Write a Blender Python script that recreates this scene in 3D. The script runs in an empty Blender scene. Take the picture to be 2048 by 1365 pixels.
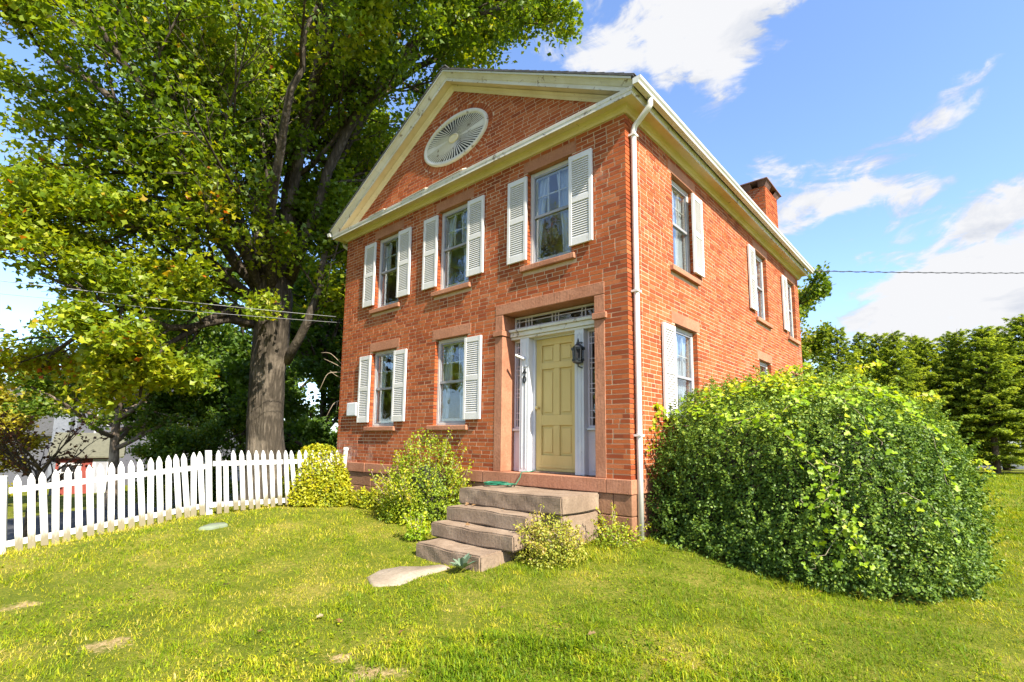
import bpy, bmesh, math, random
import numpy as np
from mathutils import Matrix, Vector
random.seed(7)
rng = np.random.default_rng(11)
scene = bpy.context.scene
COL = scene.collection

# ------------------------------------------------------------------ camera
CAM = np.array([10.17808, -5.85571, 0.43601])
RT = np.array([0.74166666, 0.67064139, 0.01306536])
UP = np.array([0.07521967, -0.10250969, 0.99188395])
FW = np.array([-0.66653775, 0.73466448, 0.12647344])
FPX, PPX, PPY = 1026.63, 1009.76, 754.98      # for a frame 2048 wide
cam_data = bpy.data.cameras.new('camera')
cam = bpy.data.objects.new('camera', cam_data)
COL.objects.link(cam)
m = Matrix.Identity(4)
for i in range(3):
    m[i][0], m[i][1], m[i][2], m[i][3] = RT[i], UP[i], -FW[i], CAM[i]
cam.matrix_world = m
cam_data.sensor_width = 36.0
cam_data.sensor_fit = 'HORIZONTAL'
cam_data.lens = FPX / 2048 * 36.0
cam_data.shift_x = (1024 - PPX) / 2048
cam_data.shift_y = (PPY - 682.5) / 2048
cam_data.clip_start = 0.05
cam_data.clip_end = 3000
scene.camera = cam

def at(px, py, depth):
    """world point seen at photo pixel (px, py) at a distance along the view axis"""
    return CAM + depth * (FW + RT * (px - PPX) / FPX - UP * (py - PPY) / FPX)
def direction(px, py):
    d = FW + RT * (px - PPX) / FPX - UP * (py - PPY) / FPX
    return d / np.linalg.norm(d)
def project(p):
    d = np.asarray(p, float) - CAM
    z = d @ FW
    return np.stack([PPX + FPX * (d @ RT) / z, PPY - FPX * (d @ UP) / z, z], -1)

# ------------------------------------------------------------------ light
SUN = np.array([1.0, -0.225, 0.98]); SUN /= np.linalg.norm(SUN)
sun_data = bpy.data.lights.new('sun', 'SUN')
sun_data.energy = 4.5
sun_data.angle = math.radians(0.53)
sun_data.color = (1.0, 0.93, 0.80)
sun = bpy.data.objects.new('sun', sun_data)
COL.objects.link(sun)
sun.rotation_euler = Vector(SUN).to_track_quat('Z', 'Y').to_euler()
sun.location = (30, -10, 30)

scene.view_settings.view_transform = 'Standard'
scene.view_settings.look = 'None'
scene.view_settings.gamma = 1.0
scene.view_settings.exposure = 1.58
scene.view_settings.use_curve_mapping = False
scene.render.engine = 'CYCLES'
scene.cycles.max_bounces = 8
scene.cycles.transparent_max_bounces = 8
scene.cycles.transmission_bounces = 6
scene.cycles.use_denoising = True

world = bpy.data.worlds.new('World'); scene.world = world
world.use_nodes = True
wn = world.node_tree; wn.nodes.clear()
def N(nt, kind, **kw):
    n = nt.nodes.new(kind)
    for k, v in kw.items(): setattr(n, k, v)
    return n
def math_node(nt, op, a, b=None, c=None, clamp=False):
    n = nt.nodes.new('ShaderNodeMath'); n.operation = op; n.use_clamp = clamp
    for i, v in enumerate((a, b, c)):
        if v is None: continue
        if isinstance(v, (int, float)): n.inputs[i].default_value = v
        else: nt.links.new(v, n.inputs[i])
    return n.outputs[0]
def dot_node(nt, a, vec):
    n = nt.nodes.new('ShaderNodeVectorMath'); n.operation = 'DOT_PRODUCT'
    nt.links.new(a, n.inputs[0]); n.inputs[1].default_value = tuple(vec)
    return n.outputs['Value']
def smooth_node(nt, v, lo, hi):
    n = nt.nodes.new('ShaderNodeMapRange'); n.interpolation_type = 'SMOOTHSTEP'
    nt.links.new(v, n.inputs[0]); n.inputs[1].default_value = lo; n.inputs[2].default_value = hi
    return n.outputs[0]
def ramp_node(nt, fac, stops, mode='LINEAR'):
    n = nt.nodes.new('ShaderNodeValToRGB'); n.color_ramp.interpolation = mode
    cr = n.color_ramp
    while len(cr.elements) < len(stops): cr.elements.new(0.5)
    for e, (p, c) in zip(cr.elements, stops):
        e.position = p; e.color = (c[0], c[1], c[2], 1)
    nt.links.new(fac, n.inputs[0])
    return n.outputs[0]
def mix_node(nt, fac, a, b, blend='MIX'):
    n = nt.nodes.new('ShaderNodeMix'); n.data_type = 'RGBA'; n.blend_type = blend
    for s, v in ((n.inputs[0], fac), (n.inputs[6], a), (n.inputs[7], b)):
        if isinstance(v, (int, float)): s.default_value = v
        elif isinstance(v, (tuple, list)): s.default_value = (v[0], v[1], v[2], 1)
        else: nt.links.new(v, s)
    return n.outputs[2]
def noise_node(nt, vec, scale, detail=3, rough=0.55, dist=0.0):
    n = nt.nodes.new('ShaderNodeTexNoise')
    n.inputs['Scale'].default_value = scale; n.inputs['Detail'].default_value = detail
    n.inputs['Roughness'].default_value = rough; n.inputs['Distortion'].default_value = dist
    if vec is not None: nt.links.new(vec, n.inputs['Vector'])
    return n.outputs[0]
def map_node(nt, vec, scale=(1, 1, 1), loc=(0, 0, 0), rot=(0, 0, 0)):
    n = nt.nodes.new('ShaderNodeMapping')
    nt.links.new(vec, n.inputs[0])
    n.inputs['Location'].default_value = loc; n.inputs['Rotation'].default_value = rot
    n.inputs['Scale'].default_value = scale
    return n.outputs[0]

sky = N(wn, 'ShaderNodeTexSky'); sky.sky_type = 'NISHITA'
sky.sun_disc = False
sky.sun_elevation = math.asin(SUN[2])
sky.sun_rotation = math.atan2(SUN[0], SUN[1])
sky.altitude = 100; sky.air_density = 1.0; sky.dust_density = 1.0; sky.ozone_density = 1.6
tc = N(wn, 'ShaderNodeTexCoord')
dvec = tc.outputs['Generated']
# clouds: soft banks at real bearings, broken up by noise; thin scattered cloud everywhere else
banks = [  # photo pixel of the centre, half width, half height (radians), tilt, weight
    (1420, 5, .20, .085, -.25, 1.0), (1225, 112, .10, .05, .1, .95), (1445, 110, .055, .085, .25, .85),
    (1640, 410, .17, .038, -.12, 1.0), (1740, 360, .10, .06, -.5, .74), (1880, 230, .10, .035, -.6, .74),
    (2010, 420, .10, .045, -.5, .85), (1900, 590, .28, .075, -.30, .98), (1650, 670, .22, .06, .05, .8),
    (2200, 520, .2, .10, -.3, .85), (1545, 340, .05, .03, 0, .55)]
total = None
for px, py, sa, sb, tilt, wgt in banks:
    c = direction(px, py)
    t1 = np.cross(c, [0, 0, 1.0]); t1 /= np.linalg.norm(t1); t2 = np.cross(t1, c)
    # tilt < 0 leans the bank up towards the right
    a1 = t1 * math.cos(tilt) - t2 * math.sin(tilt); a2 = t1 * math.sin(tilt) + t2 * math.cos(tilt)
    da = dot_node(wn, dvec, a1 / sa); da = math_node(wn, 'SUBTRACT', da, float(c @ a1 / sa))
    db = dot_node(wn, dvec, a2 / sb); db = math_node(wn, 'SUBTRACT', db, float(c @ a2 / sb))
    r2 = math_node(wn, 'ADD', math_node(wn, 'MULTIPLY', da, da), math_node(wn, 'MULTIPLY', db, db))
    front = math_node(wn, 'GREATER_THAN', dot_node(wn, dvec, c), 0.3)
    g = math_node(wn, 'MULTIPLY', math_node(wn, 'EXPONENT', math_node(wn, 'MULTIPLY', r2, -0.8)), wgt)
    g = math_node(wn, 'MULTIPLY', g, front)
    total = g if total is None else math_node(wn, 'MAXIMUM', total, g)
flat = map_node(wn, dvec, scale=(1, 1, 2.0))
n_big = noise_node(wn, flat, 4.2, 9, 0.62, 0.5)
n_far = noise_node(wn, flat, 1.6, 3, 0.5)
n_fine = noise_node(wn, flat, 14.0, 8, 0.62, 0.8)
away = smooth_node(wn, dot_node(wn, dvec, FW), 0.75, 0.3)        # outside this view cloud goes on as broken cover
cover = math_node(wn, 'MAXIMUM', total, math_node(wn, 'MULTIPLY', math_node(wn, 'MULTIPLY', smooth_node(wn, n_far, .45, .65), 0.8), away))
dens = math_node(wn, 'ADD', math_node(wn, 'MULTIPLY', cover, 0.62), math_node(wn, 'MULTIPLY', math_node(wn, 'SUBTRACT', n_big, .5), 1.5))
dens = math_node(wn, 'ADD', dens, math_node(wn, 'MULTIPLY', math_node(wn, 'SUBTRACT', n_fine, .5), .75))
alpha = smooth_node(wn, dens, 0.24, 0.50)
shade = noise_node(wn, map_node(wn, dvec, scale=(1, 1, 2.2), loc=(.03, .0, .09)), 6.5, 6, .6, .4)
ccol = ramp_node(wn, math_node(wn, 'ADD', math_node(wn, 'MULTIPLY', shade, .8), math_node(wn, 'MULTIPLY', alpha, .15)),
                 [(0.36, (1.6, 1.76, 2.1)), (0.56, (2.6, 2.62, 2.7))])
skyc = mix_node(wn, 1.0, sky.outputs[0], (.86, .93, 1.08), 'MULTIPLY')
final = mix_node(wn, alpha, skyc, ccol)
bg = N(wn, 'ShaderNodeBackground'); bg.inputs['Strength'].default_value = 0.12
wo = N(wn, 'ShaderNodeOutputWorld')
wn.links.new(final, bg.inputs['Color']); wn.links.new(bg.outputs[0], wo.inputs[0])

# ------------------------------------------------------------------ helpers
def tag(o, label=None, cat=None, group=None, kind=None):
    if label: o['label'] = label
    if cat: o['category'] = cat
    if group: o['group'] = group
    if kind: o['kind'] = kind
    return o
def empty(name, loc=(0, 0, 0), rz=0.0):
    o = bpy.data.objects.new(name, None); COL.objects.link(o)
    o.empty_display_size = 0.1
    o.location = loc; o.rotation_euler = (0, 0, rz)
    return o
def link(name, me, parent=None, mat=None):
    o = bpy.data.objects.new(name, me); COL.objects.link(o)
    if mat is not None and len(me.materials) == 0: me.materials.append(mat)
    if parent is not None:
        o.parent = parent
        o.matrix_parent_inverse = parent_inverse(parent)
    return o
def parent_inverse(p):
    mw = Matrix.Identity(4)
    while p is not None:
        mw = p.matrix_basis @ mw if p.parent is None else p.matrix_parent_inverse @ p.matrix_basis @ mw
        p = p.parent
    return mw.inverted()
class MB:
    def __init__(s): s.v = []; s.f = []
    def add(s, verts, faces):
        b = len(s.v); s.v.extend([tuple(map(float, v)) for v in verts]); s.f.extend([tuple(b + i for i in f) for f in faces]); return s
    def box(s, x0, x1, y0, y1, z0, z1):
        if x0 > x1: x0, x1 = x1, x0
        if y0 > y1: y0, y1 = y1, y0
        if z0 > z1: z0, z1 = z1, z0
        return s.add([(x0, y0, z0), (x1, y0, z0), (x1, y1, z0), (x0, y1, z0), (x0, y0, z1), (x1, y0, z1), (x1, y1, z1), (x0, y1, z1)],
                     [(0, 3, 2, 1), (4, 5, 6, 7), (0, 1, 5, 4), (1, 2, 6, 5), (2, 3, 7, 6), (3, 0, 4, 7)])
    def hexa(s, p):   # 8 points, bottom ring then top ring
        return s.add(p, [(0, 3, 2, 1), (4, 5, 6, 7), (0, 1, 5, 4), (1, 2, 6, 5), (2, 3, 7, 6), (3, 0, 4, 7)])
    def bar(s, a, b, w, h, up=(0, 0, 1)):
        a = np.array(a, float); b = np.array(b, float); d = b - a; d /= np.linalg.norm(d)
        x = np.cross(d, up); n = np.linalg.norm(x)
        x = np.array([1.0, 0, 0]) if n < 1e-6 else x / n
        y = np.cross(x, d)
        ring = [(-w/2, -h/2), (w/2, -h/2), (w/2, h/2), (-w/2, h/2)]
        return s.hexa([a + x*i + y*j for i, j in ring] + [b + x*i + y*j for i, j in ring])
    def tube(s, pts, radii, n=8, cap=True):
        pts = [np.array(p, float) for p in pts]
        if isinstance(radii, (int, float)): radii = [radii] * len(pts)
        base = len(s.v); x = None
        for i, p in enumerate(pts):
            d = pts[min(i+1, len(pts)-1)] - pts[max(i-1, 0)]; L = np.linalg.norm(d); d = d / (L if L > 1e-9 else 1)
            if x is None:
                a = np.array([0, 0, 1.0]) if abs(d[2]) < .9 else np.array([1.0, 0, 0])
                x = np.cross(d, a)
            x = x - d * (x @ d); x /= (np.linalg.norm(x) + 1e-12); y = np.cross(d, x)
            for k in range(n):
                t = 2*math.pi*k/n
                q = p + radii[i]*(math.cos(t)*x + math.sin(t)*y); s.v.append((float(q[0]), float(q[1]), float(q[2])))
        for i in range(len(pts)-1):
            for k in range(n):
                a = base+i*n+k; b = base+i*n+(k+1) % n
                s.f.append((a, b, b+n, a+n))
        if cap:
            s.f.append(tuple(base+k for k in reversed(range(n)))); e = base+(len(pts)-1)*n
            s.f.append(tuple(e+k for k in range(n)))
        return s
    def lathe(s, prof, centre, n=16):
        cx, cy, cz = centre; base = len(s.v)
        for r, z in prof:
            for k in range(n):
                t = 2*math.pi*k/n; s.v.append((cx+r*math.cos(t), cy+r*math.sin(t), cz+z))
        for i in range(len(prof)-1):
            for k in range(n):
                a = base+i*n+k; b = base+i*n+(k+1) % n; s.f.append((a, b, b+n, a+n))
        s.f.append(tuple(base+k for k in reversed(range(n)))); e = base+(len(prof)-1)*n
        s.f.append(tuple(e+k for k in range(n)))
        return s
    def mesh(s, name, smooth=False):
        me = bpy.data.meshes.new(name); me.from_pydata(s.v, [], s.f); me.update()
        if smooth: me.shade_smooth()
        return me
    def build(s, name, mat, parent=None, smooth=False, bevel=0.0, seg=2):
        o = link(name, s.mesh(name, smooth), parent, mat)
        if bevel:
            b = o.modifiers.new('bevel', 'BEVEL'); b.width = bevel; b.segments = seg; b.limit_method = 'ANGLE'
        return o
def np_mesh(name, verts, faces, tint=None, smooth=False):
    """verts (n,3), faces (m,k) all of one size k"""
    me = bpy.data.meshes.new(name)
    verts = np.asarray(verts, np.float32); faces = np.asarray(faces, np.int32)
    k = faces.shape[1]
    me.vertices.add(len(verts)); me.vertices.foreach_set('co', verts.ravel())
    me.loops.add(faces.size); me.loops.foreach_set('vertex_index', faces.ravel())
    me.polygons.add(len(faces)); me.polygons.foreach_set('loop_start', np.arange(0, faces.size, k, dtype=np.int32))
    if smooth: me.polygons.foreach_set('use_smooth', np.ones(len(faces), bool))
    if tint is not None:
        for nm, arr in tint.items():
            a = me.attributes.new(nm, 'FLOAT', 'POINT'); a.data.foreach_set('value', np.asarray(arr, np.float32))
    me.update(calc_edges=True); me.validate()
    return me

# ------------------------------------------------------------------ materials
MATS = {}
def new_mat(name):
    mt = bpy.data.materials.new(name); mt.use_nodes = True
    nt = mt.node_tree; b = nt.nodes['Principled BSDF']; o = nt.nodes['Material Output']
    MATS[name] = mt
    return mt, nt, b, o
def bump(nt, b, h, strength=0.4, dist=0.01):
    n = nt.nodes.new('ShaderNodeBump'); n.inputs['Strength'].default_value = strength; n.inputs['Distance'].default_value = dist
    nt.links.new(h, n.inputs['Height']); nt.links.new(n.outputs[0], b.inputs['Normal'])
def objco(nt): return nt.nodes.new('ShaderNodeTexCoord').outputs['Object']
def geopos(nt): return nt.nodes.new('ShaderNodeNewGeometry').outputs['Position']
def painted(name, col, col2=None, rough=.55, scale=6, bump_s=.15, peel=None, peel_amt=0.0, stretch=(1, 1, 1), spec=.4):
    mt, nt, b, o = new_mat(name); p = map_node(nt, geopos(nt), scale=stretch)
    col2 = col2 or tuple(c*.8 for c in col)
    n1 = noise_node(nt, p, scale, 5, .6)
    c = mix_node(nt, smooth_node(nt, n1, .35, .72), col, col2)
    if peel:
        n2 = noise_node(nt, p, scale*2.3, 6, .7, .6)
        c = mix_node(nt, smooth_node(nt, n2, .72-peel_amt, .76-peel_amt), c, peel)
    if name == 'fence_white':
        a = nt.nodes.new('ShaderNodeAttribute'); a.attribute_name = 'soil'
        c = mix_node(nt, smooth_node(nt, math_node(nt, 'ADD', a.outputs['Fac'], math_node(nt, 'MULTIPLY', noise_node(nt, p, 30, 4, .7), .5)), .95, 1.35), c, (.20, .17, .10))
    nt.links.new(c, b.inputs['Base Color']); b.inputs['Roughness'].default_value = rough
    b.inputs['Specular IOR Level'].default_value = spec
    if bump_s: bump(nt, b, noise_node(nt, p, scale*9, 4, .6), bump_s, .004)
    return mt
BRICK_STOPS = [(0.0, (.12, .027, .012)), (.20, (.25, .052, .016)), (.50, (.345, .080, .021)), (.8, (.40, .108, .032)), (1.0, (.44, .16, .07))]
def brick_mat(name, single):
    mt, nt, b, o = new_mat(name)
    if single: rnd = nt.nodes.new('ShaderNodeObjectInfo').outputs['Random']
    else: rnd = nt.nodes.new('ShaderNodeNewGeometry').outputs['Random Per Island']
    p = geopos(nt)
    c = ramp_node(nt, math_node(nt, 'ADD', math_node(nt, 'MULTIPLY', rnd, .75), math_node(nt, 'MULTIPLY', noise_node(nt, p, .9, 3), .30)), BRICK_STOPS)
    n1 = noise_node(nt, p, 38, 5, .65)
    c = mix_node(nt, math_node(nt, 'MULTIPLY', smooth_node(nt, n1, .35, .75), .45), c, (.20, .055, .025))
    # lime bloom and wear
    n2 = noise_node(nt, p, 1.3, 6, .66, .4)
    c = mix_node(nt, math_node(nt, 'MULTIPLY', smooth_node(nt, n2, .60, .74), .28), c, (.55, .38, .28))
    n3 = noise_node(nt, p, 24, 6, .7)
    c = mix_node(nt, math_node(nt, 'MULTIPLY', smooth_node(nt, n3, .66, .74), .5), c, (.55, .36, .22))
    sep = nt.nodes.new('ShaderNodeSeparateXYZ'); nt.links.new(p, sep.inputs[0])
    low = math_node(nt, 'MULTIPLY', smooth_node(nt, sep.outputs[2], .55, .05), smooth_node(nt, sep.outputs[0], 1.1, .1))
    c = mix_node(nt, math_node(nt, 'MULTIPLY', low, smooth_node(nt, noise_node(nt, p, 6, 5, .65), .42, .62)), c, (.62, .50, .46))
    nt.links.new(c, b.inputs['Base Color']); b.inputs['Roughness'].default_value = .88
    b.inputs['Specular IOR Level'].default_value = .2
    bump(nt, b, noise_node(nt, p, 70, 4, .65), .5, .006)
    return mt
brick_mat('brick', False); brick_mat('brick_single', True)
painted('mortar', (.55, .385, .25), (.44, .305, .19), .95, 9, .5)
def stone_mat(name, c1, c2, c3, tool=(60, 60, 6), rough=.85):
    mt, nt, b, o = new_mat(name); p = geopos(nt)
    n1 = noise_node(nt, p, 2.2, 6, .62, .3); n2 = noise_node(nt, p, 30, 4, .6)
    c = ramp_node(nt, n1, [(.32, c1), (.52, c2), (.72, c3)])
    c = mix_node(nt, math_node(nt, 'MULTIPLY', smooth_node(nt, n2, .4, .7), .35), c, tuple(x*.6 for x in c1))
    nt.links.new(c, b.inputs['Base Color']); b.inputs['Roughness'].default_value = rough
    b.inputs['Specular IOR Level'].default_value = .25
    t = noise_node(nt, map_node(nt, p, scale=tool), 1.0, 3, .6)
    bump(nt, b, math_node(nt, 'ADD', t, n2), .55, .008)
    return mt
stone_mat('brownstone', (.30, .125, .068), (.385, .172, .098), (.44, .21, .125))
stone_mat('step_stone', (.165, .115, .078), (.24, .172, .118), (.33, .25, .18), (45, 45, 9))
stone_mat('foundation_stone', (.20, .095, .05), (.28, .14, .08), (.33, .18, .10), (20, 20, 8))
stone_mat('flagstone', (.21, .165, .115), (.28, .225, .165), (.35, .29, .22), (8, 8, 8))
painted('cream_bounce_trim', (.66, .57, .37), (.57, .47, .28), .6, 2.5, .2, peel=(.26, .19, .12), peel_amt=.07, stretch=(1, 1, 1))  # cream tint includes yellow light bounced from lawn and brick
painted('white_trim', (.62, .59, .52), (.53, .49, .40), .6, 3, .25, peel=(.24, .19, .14), peel_amt=.13)
painted('worn_trim', (.60, .55, .45), (.48, .41, .30), .65, 4, .3, peel=(.22, .16, .11), peel_amt=.12, stretch=(.5, .5, 1.5))
painted('shutter_white', (.62, .60, .575), (.55, .53, .50), .55, 3, .12, peel=(.42, .39, .34), peel_amt=.06, stretch=(1, 1, .4))
painted('white_paint', (.60, .60, .60), (.50, .50, .52), .5, 3, .2, peel=(.30, .28, .26), peel_amt=.08, stretch=(1, 1, .5))
painted('lilac_paint', (.62, .55, .56), (.54, .47, .48), .6, 3, .2, peel=(.4, .36, .36), peel_amt=.0)
painted('door_yellow', (.59, .44, .165), (.50, .365, .125), .5, 2.2, .3, peel=(.28, .20, .09), peel_amt=.05, stretch=(1, 1, .35))
painted('gutter_white', (.58, .57, .52), (.48, .47, .40), .4, 2, .05, peel=(.30, .32, .26), peel_amt=.09, stretch=(1, .3, 1))
painted('downspout_white', (.64, .62, .58), (.57, .55, .50), .4, 2, .05)
painted('storm_frame', (.30, .30, .315), (.24, .24, .255), .35, 4, .1)
painted('sash_paint', (.50, .475, .43), (.42, .395, .35), .55, 4, .2)
painted('plaster', (.55, .52, .46), (.5, .47, .42), .9, 2, .1)
painted('shingle_dark', (.05, .048, .047), (.085, .08, .078), .9, 12, .5)
painted('fence_white', (.62, .61, .59), (.53, .51, .48), .6, 5, .35, peel=(.36, .29, .22), peel_amt=.055, stretch=(1, 1, .3))
painted('black_metal', (.012, .014, .015), (.03, .033, .034), .35, 12, .2, spec=.6)
painted('dark_interior', (.012, .011, .012), (.02, .02, .02), .9, 4, 0)
painted('rust_metal', (.12, .06, .045), (.22, .12, .09), .8, 6, .3)
painted('utility_grey', (.62, .64, .66), (.54, .56, .58), .45, 3, .1)
painted('cord_green', (.02, .17, .09), (.02, .12, .07), .4, 10, 0)
painted('brass', (.62, .46, .16), (.5, .36, .12), .3, 10, 0)
painted('candle_white', (.85, .82, .76), None, .5, 5, 0)
painted('asphalt', (.045, .046, .05), (.065, .064, .066), .9, 3, .5)
painted('red_siding', (.24, .045, .032), (.20, .038, .026), .8, 4, .2)
painted('pale_slab', (.17, .20, .13), (.13, .155, .10), .8, 4, .3)
painted('wire_pale', (.20, .20, .20), None, .6, 4, 0)
painted('wire_dark', (.03, .03, .035), None, .6, 4, 0)
painted('dry_vine', (.36, .28, .20), (.28, .21, .14), .85, 20, .2)
painted('grey_roof', (.065, .065, .066), (.05, .05, .05), .9, 6, .5)
painted('olive_roof', (.12, .115, .075), (.09, .088, .058), .9, 6, .5)
painted('white_masonry', (.17, .18, .20), (.12, .13, .15), .8, 5, .5)
def clapboard():
    mt, nt, b, o = new_mat('grey_clapboard'); p = geopos(nt)
    sep = nt.nodes.new('ShaderNodeSeparateXYZ'); nt.links.new(p, sep.inputs[0])
    fr = math_node(nt, 'FRACT', math_node(nt, 'MULTIPLY', sep.outputs[2], 7.5))
    c = mix_node(nt, noise_node(nt, p, 2, 4), (.105, .105, .125), (.14, .14, .16))
    nt.links.new(c, b.inputs['Base Color']); b.inputs['Roughness'].default_value = .8
    bump(nt, b, fr, 1.0, .03)
clapboard()
def glass():
    mt, nt, b, o = new_mat('window_glass'); nt.nodes.remove(b)
    tr = nt.nodes.new('ShaderNodeBsdfTransparent'); tr.inputs[0].default_value = (.92, .95, .95, 1)
    gl = nt.nodes.new('ShaderNodeBsdfGlossy'); gl.inputs['Roughness'].default_value = .015; gl.inputs[0].default_value = (.95, .97, 1, 1)
    lw = nt.nodes.new('ShaderNodeLayerWeight'); lw.inputs['Blend'].default_value = .5
    bm = nt.nodes.new('ShaderNodeBump'); bm.inputs['Strength'].default_value = .12; bm.inputs['Distance'].default_value = .02
    nt.links.new(noise_node(nt, geopos(nt), 5.5, 2, .5), bm.inputs['Height'])
    nt.links.new(bm.outputs[0], gl.inputs['Normal'])
    f = math_node(nt, 'ADD', math_node(nt, 'MULTIPLY', math_node(nt, 'POWER', lw.outputs['Facing'], 3.0), .75), .06, clamp=True)
    mx = nt.nodes.new('ShaderNodeMixShader'); nt.links.new(f, mx.inputs[0]); nt.links.new(tr.outputs[0], mx.inputs[1]); nt.links.new(gl.outputs[0], mx.inputs[2])
    nt.links.new(mx.outputs[0], o.inputs[0])
glass()
def cloth():
    mt, nt, b, o = new_mat('curtain_lace'); p = geopos(nt)
    df = nt.nodes.new('ShaderNodeBsdfDiffuse'); df.inputs[0].default_value = (.60, .63, .66, 1)
    tl = nt.nodes.new('ShaderNodeBsdfTranslucent'); tl.inputs[0].default_value = (.55, .57, .6, 1)
    mx = nt.nodes.new('ShaderNodeMixShader'); mx.inputs[0].default_value = .35
    nt.links.new(df.outputs[0], mx.inputs[1]); nt.links.new(tl.outputs[0], mx.inputs[2])
    nt.links.new(mx.outputs[0], o.inputs[0]); nt.nodes.remove(b)
cloth()
def bark(name, c1, c2, sc=1.0):
    mt, nt, b, o = new_mat(name); p = geopos(nt)
    ps = map_node(nt, p, scale=(9*sc, 9*sc, 1.3*sc))
    n1 = noise_node(nt, ps, 1.3, 6, .66, .9)
    w = nt.nodes.new('ShaderNodeTexVoronoi'); w.feature = 'DISTANCE_TO_EDGE'; w.inputs['Scale'].default_value = 1.4
    nt.links.new(map_node(nt, p, scale=(9*sc, 9*sc, 1.6*sc)), w.inputs['Vector'])
    n4 = noise_node(nt, map_node(nt, p, scale=(16*sc, 16*sc, 2.2*sc)), 1.6, 5, .7, 1.2)
    h = math_node(nt, 'ADD', math_node(nt, 'ADD', math_node(nt, 'MULTIPLY', n1, .6), math_node(nt, 'MULTIPLY', n4, .6)), math_node(nt, 'MULTIPLY', smooth_node(nt, w.outputs[0], 0, .5), .35))
    c = ramp_node(nt, h, [(.35, tuple(x*.35 for x in c1)), (.75, c1), (1.25, c2)])
    nl = noise_node(nt, p, 1.7, 4, .6)
    c = mix_node(nt, math_node(nt, 'MULTIPLY', smooth_node(nt, nl, .52, .68), .5), c, tuple(min(1, x*1.5) for x in c2))
    nt.links.new(c, b.inputs['Base Color']); b.inputs['Roughness'].default_value = .92
    b.inputs['Specular IOR Level'].default_value = .15
    bump(nt, b, h, 1.0, .035)
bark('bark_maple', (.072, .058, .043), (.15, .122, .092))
bark('bark_dark', (.09, .07, .05), (.16, .12, .09), 2)
bark('bark_pale', (.26, .20, .15), (.38, .31, .24), 1.5)
def leaf_mat(name, stops, trans=.35, gloss=.025, rough=.5):
    mt, nt, b, o = new_mat(name); nt.nodes.remove(b)
    at_ = nt.nodes.new('ShaderNodeAttribute'); at_.attribute_name = 'tint'
    c = ramp_node(nt, at_.outputs['Fac'], stops)
    df = nt.nodes.new('ShaderNodeBsdfDiffuse'); nt.links.new(c, df.inputs[0])
    tl = nt.nodes.new('ShaderNodeBsdfTranslucent')
    nt.links.new(mix_node(nt, 1.0, c, (1.25, 1.15, .45), 'MULTIPLY'), tl.inputs[0])
    gl = nt.nodes.new('ShaderNodeBsdfGlossy'); gl.inputs['Roughness'].default_value = rough
    m1 = nt.nodes.new('ShaderNodeMixShader'); m1.inputs[0].default_value = trans
    nt.links.new(df.outputs[0], m1.inputs[1]); nt.links.new(tl.outputs[0], m1.inputs[2])
    m2 = nt.nodes.new('ShaderNodeMixShader')
    m2.inputs[0].default_value = gloss
    nt.links.new(m1.outputs[0], m2.inputs[1]); nt.links.new(gl.outputs[0], m2.inputs[2])
    nt.links.new(m2.outputs[0], o.inputs[0])
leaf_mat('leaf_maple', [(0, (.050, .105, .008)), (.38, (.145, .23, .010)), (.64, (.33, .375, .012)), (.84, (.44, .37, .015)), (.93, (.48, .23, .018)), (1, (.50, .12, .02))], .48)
leaf_mat('leaf_back', [(0, (.035, .08, .010)), (.5, (.10, .18, .015)), (.85, (.27, .32, .02)), (1, (.42, .32, .03))], .48)
leaf_mat('leaf_gold', [(0, (.16, .19, .02)), (.5, (.38, .33, .025)), (1, (.52, .26, .02))])
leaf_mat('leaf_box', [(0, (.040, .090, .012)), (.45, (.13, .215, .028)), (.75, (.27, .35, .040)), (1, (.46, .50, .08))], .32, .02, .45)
leaf_mat('leaf_vine', [(0, (.16, .31, .010)), (.6, (.33, .46, .014)), (1, (.58, .54, .02))], .45)
leaf_mat('leaf_yellow', [(0, (.18, .24, .012)), (.5, (.44, .42, .012)), (.85, (.58, .48, .015)), (1, (.46, .27, .02))], .35)
leaf_mat('leaf_shrub', [(0, (.09, .16, .012)), (.5, (.26, .34, .014)), (.85, (.48, .47, .02)), (1, (.48, .30, .04))], .38)
leaf_mat('leaf_weed', [(0, (.13, .18, .02)), (.45, (.32, .34, .03)), (.8, (.46, .38, .06)), (1, (.40, .24, .09))], .35)
leaf_mat('leaf_grey', [(0, (.11, .17, .11)), (1, (.18, .24, .16))], .2)
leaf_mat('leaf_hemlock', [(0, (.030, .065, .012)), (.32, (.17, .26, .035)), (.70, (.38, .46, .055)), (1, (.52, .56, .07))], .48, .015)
leaf_mat('leaf_dry', [(0, (.17, .085, .03)), (.5, (.25, .16, .075)), (1, (.34, .27, .16))], .2)
leaf_mat('leaf_red', [(0, (.05, .025, .015)), (1, (.16, .06, .03))], .2)
leaf_mat('grass_blade', [(0, (.095, .175, .005)), (.30, (.23, .305, .007)), (.55, (.42, .415, .014)), (.78, (.56, .46, .06)), (1, (.62, .47, .20))], .40, .012)
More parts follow.
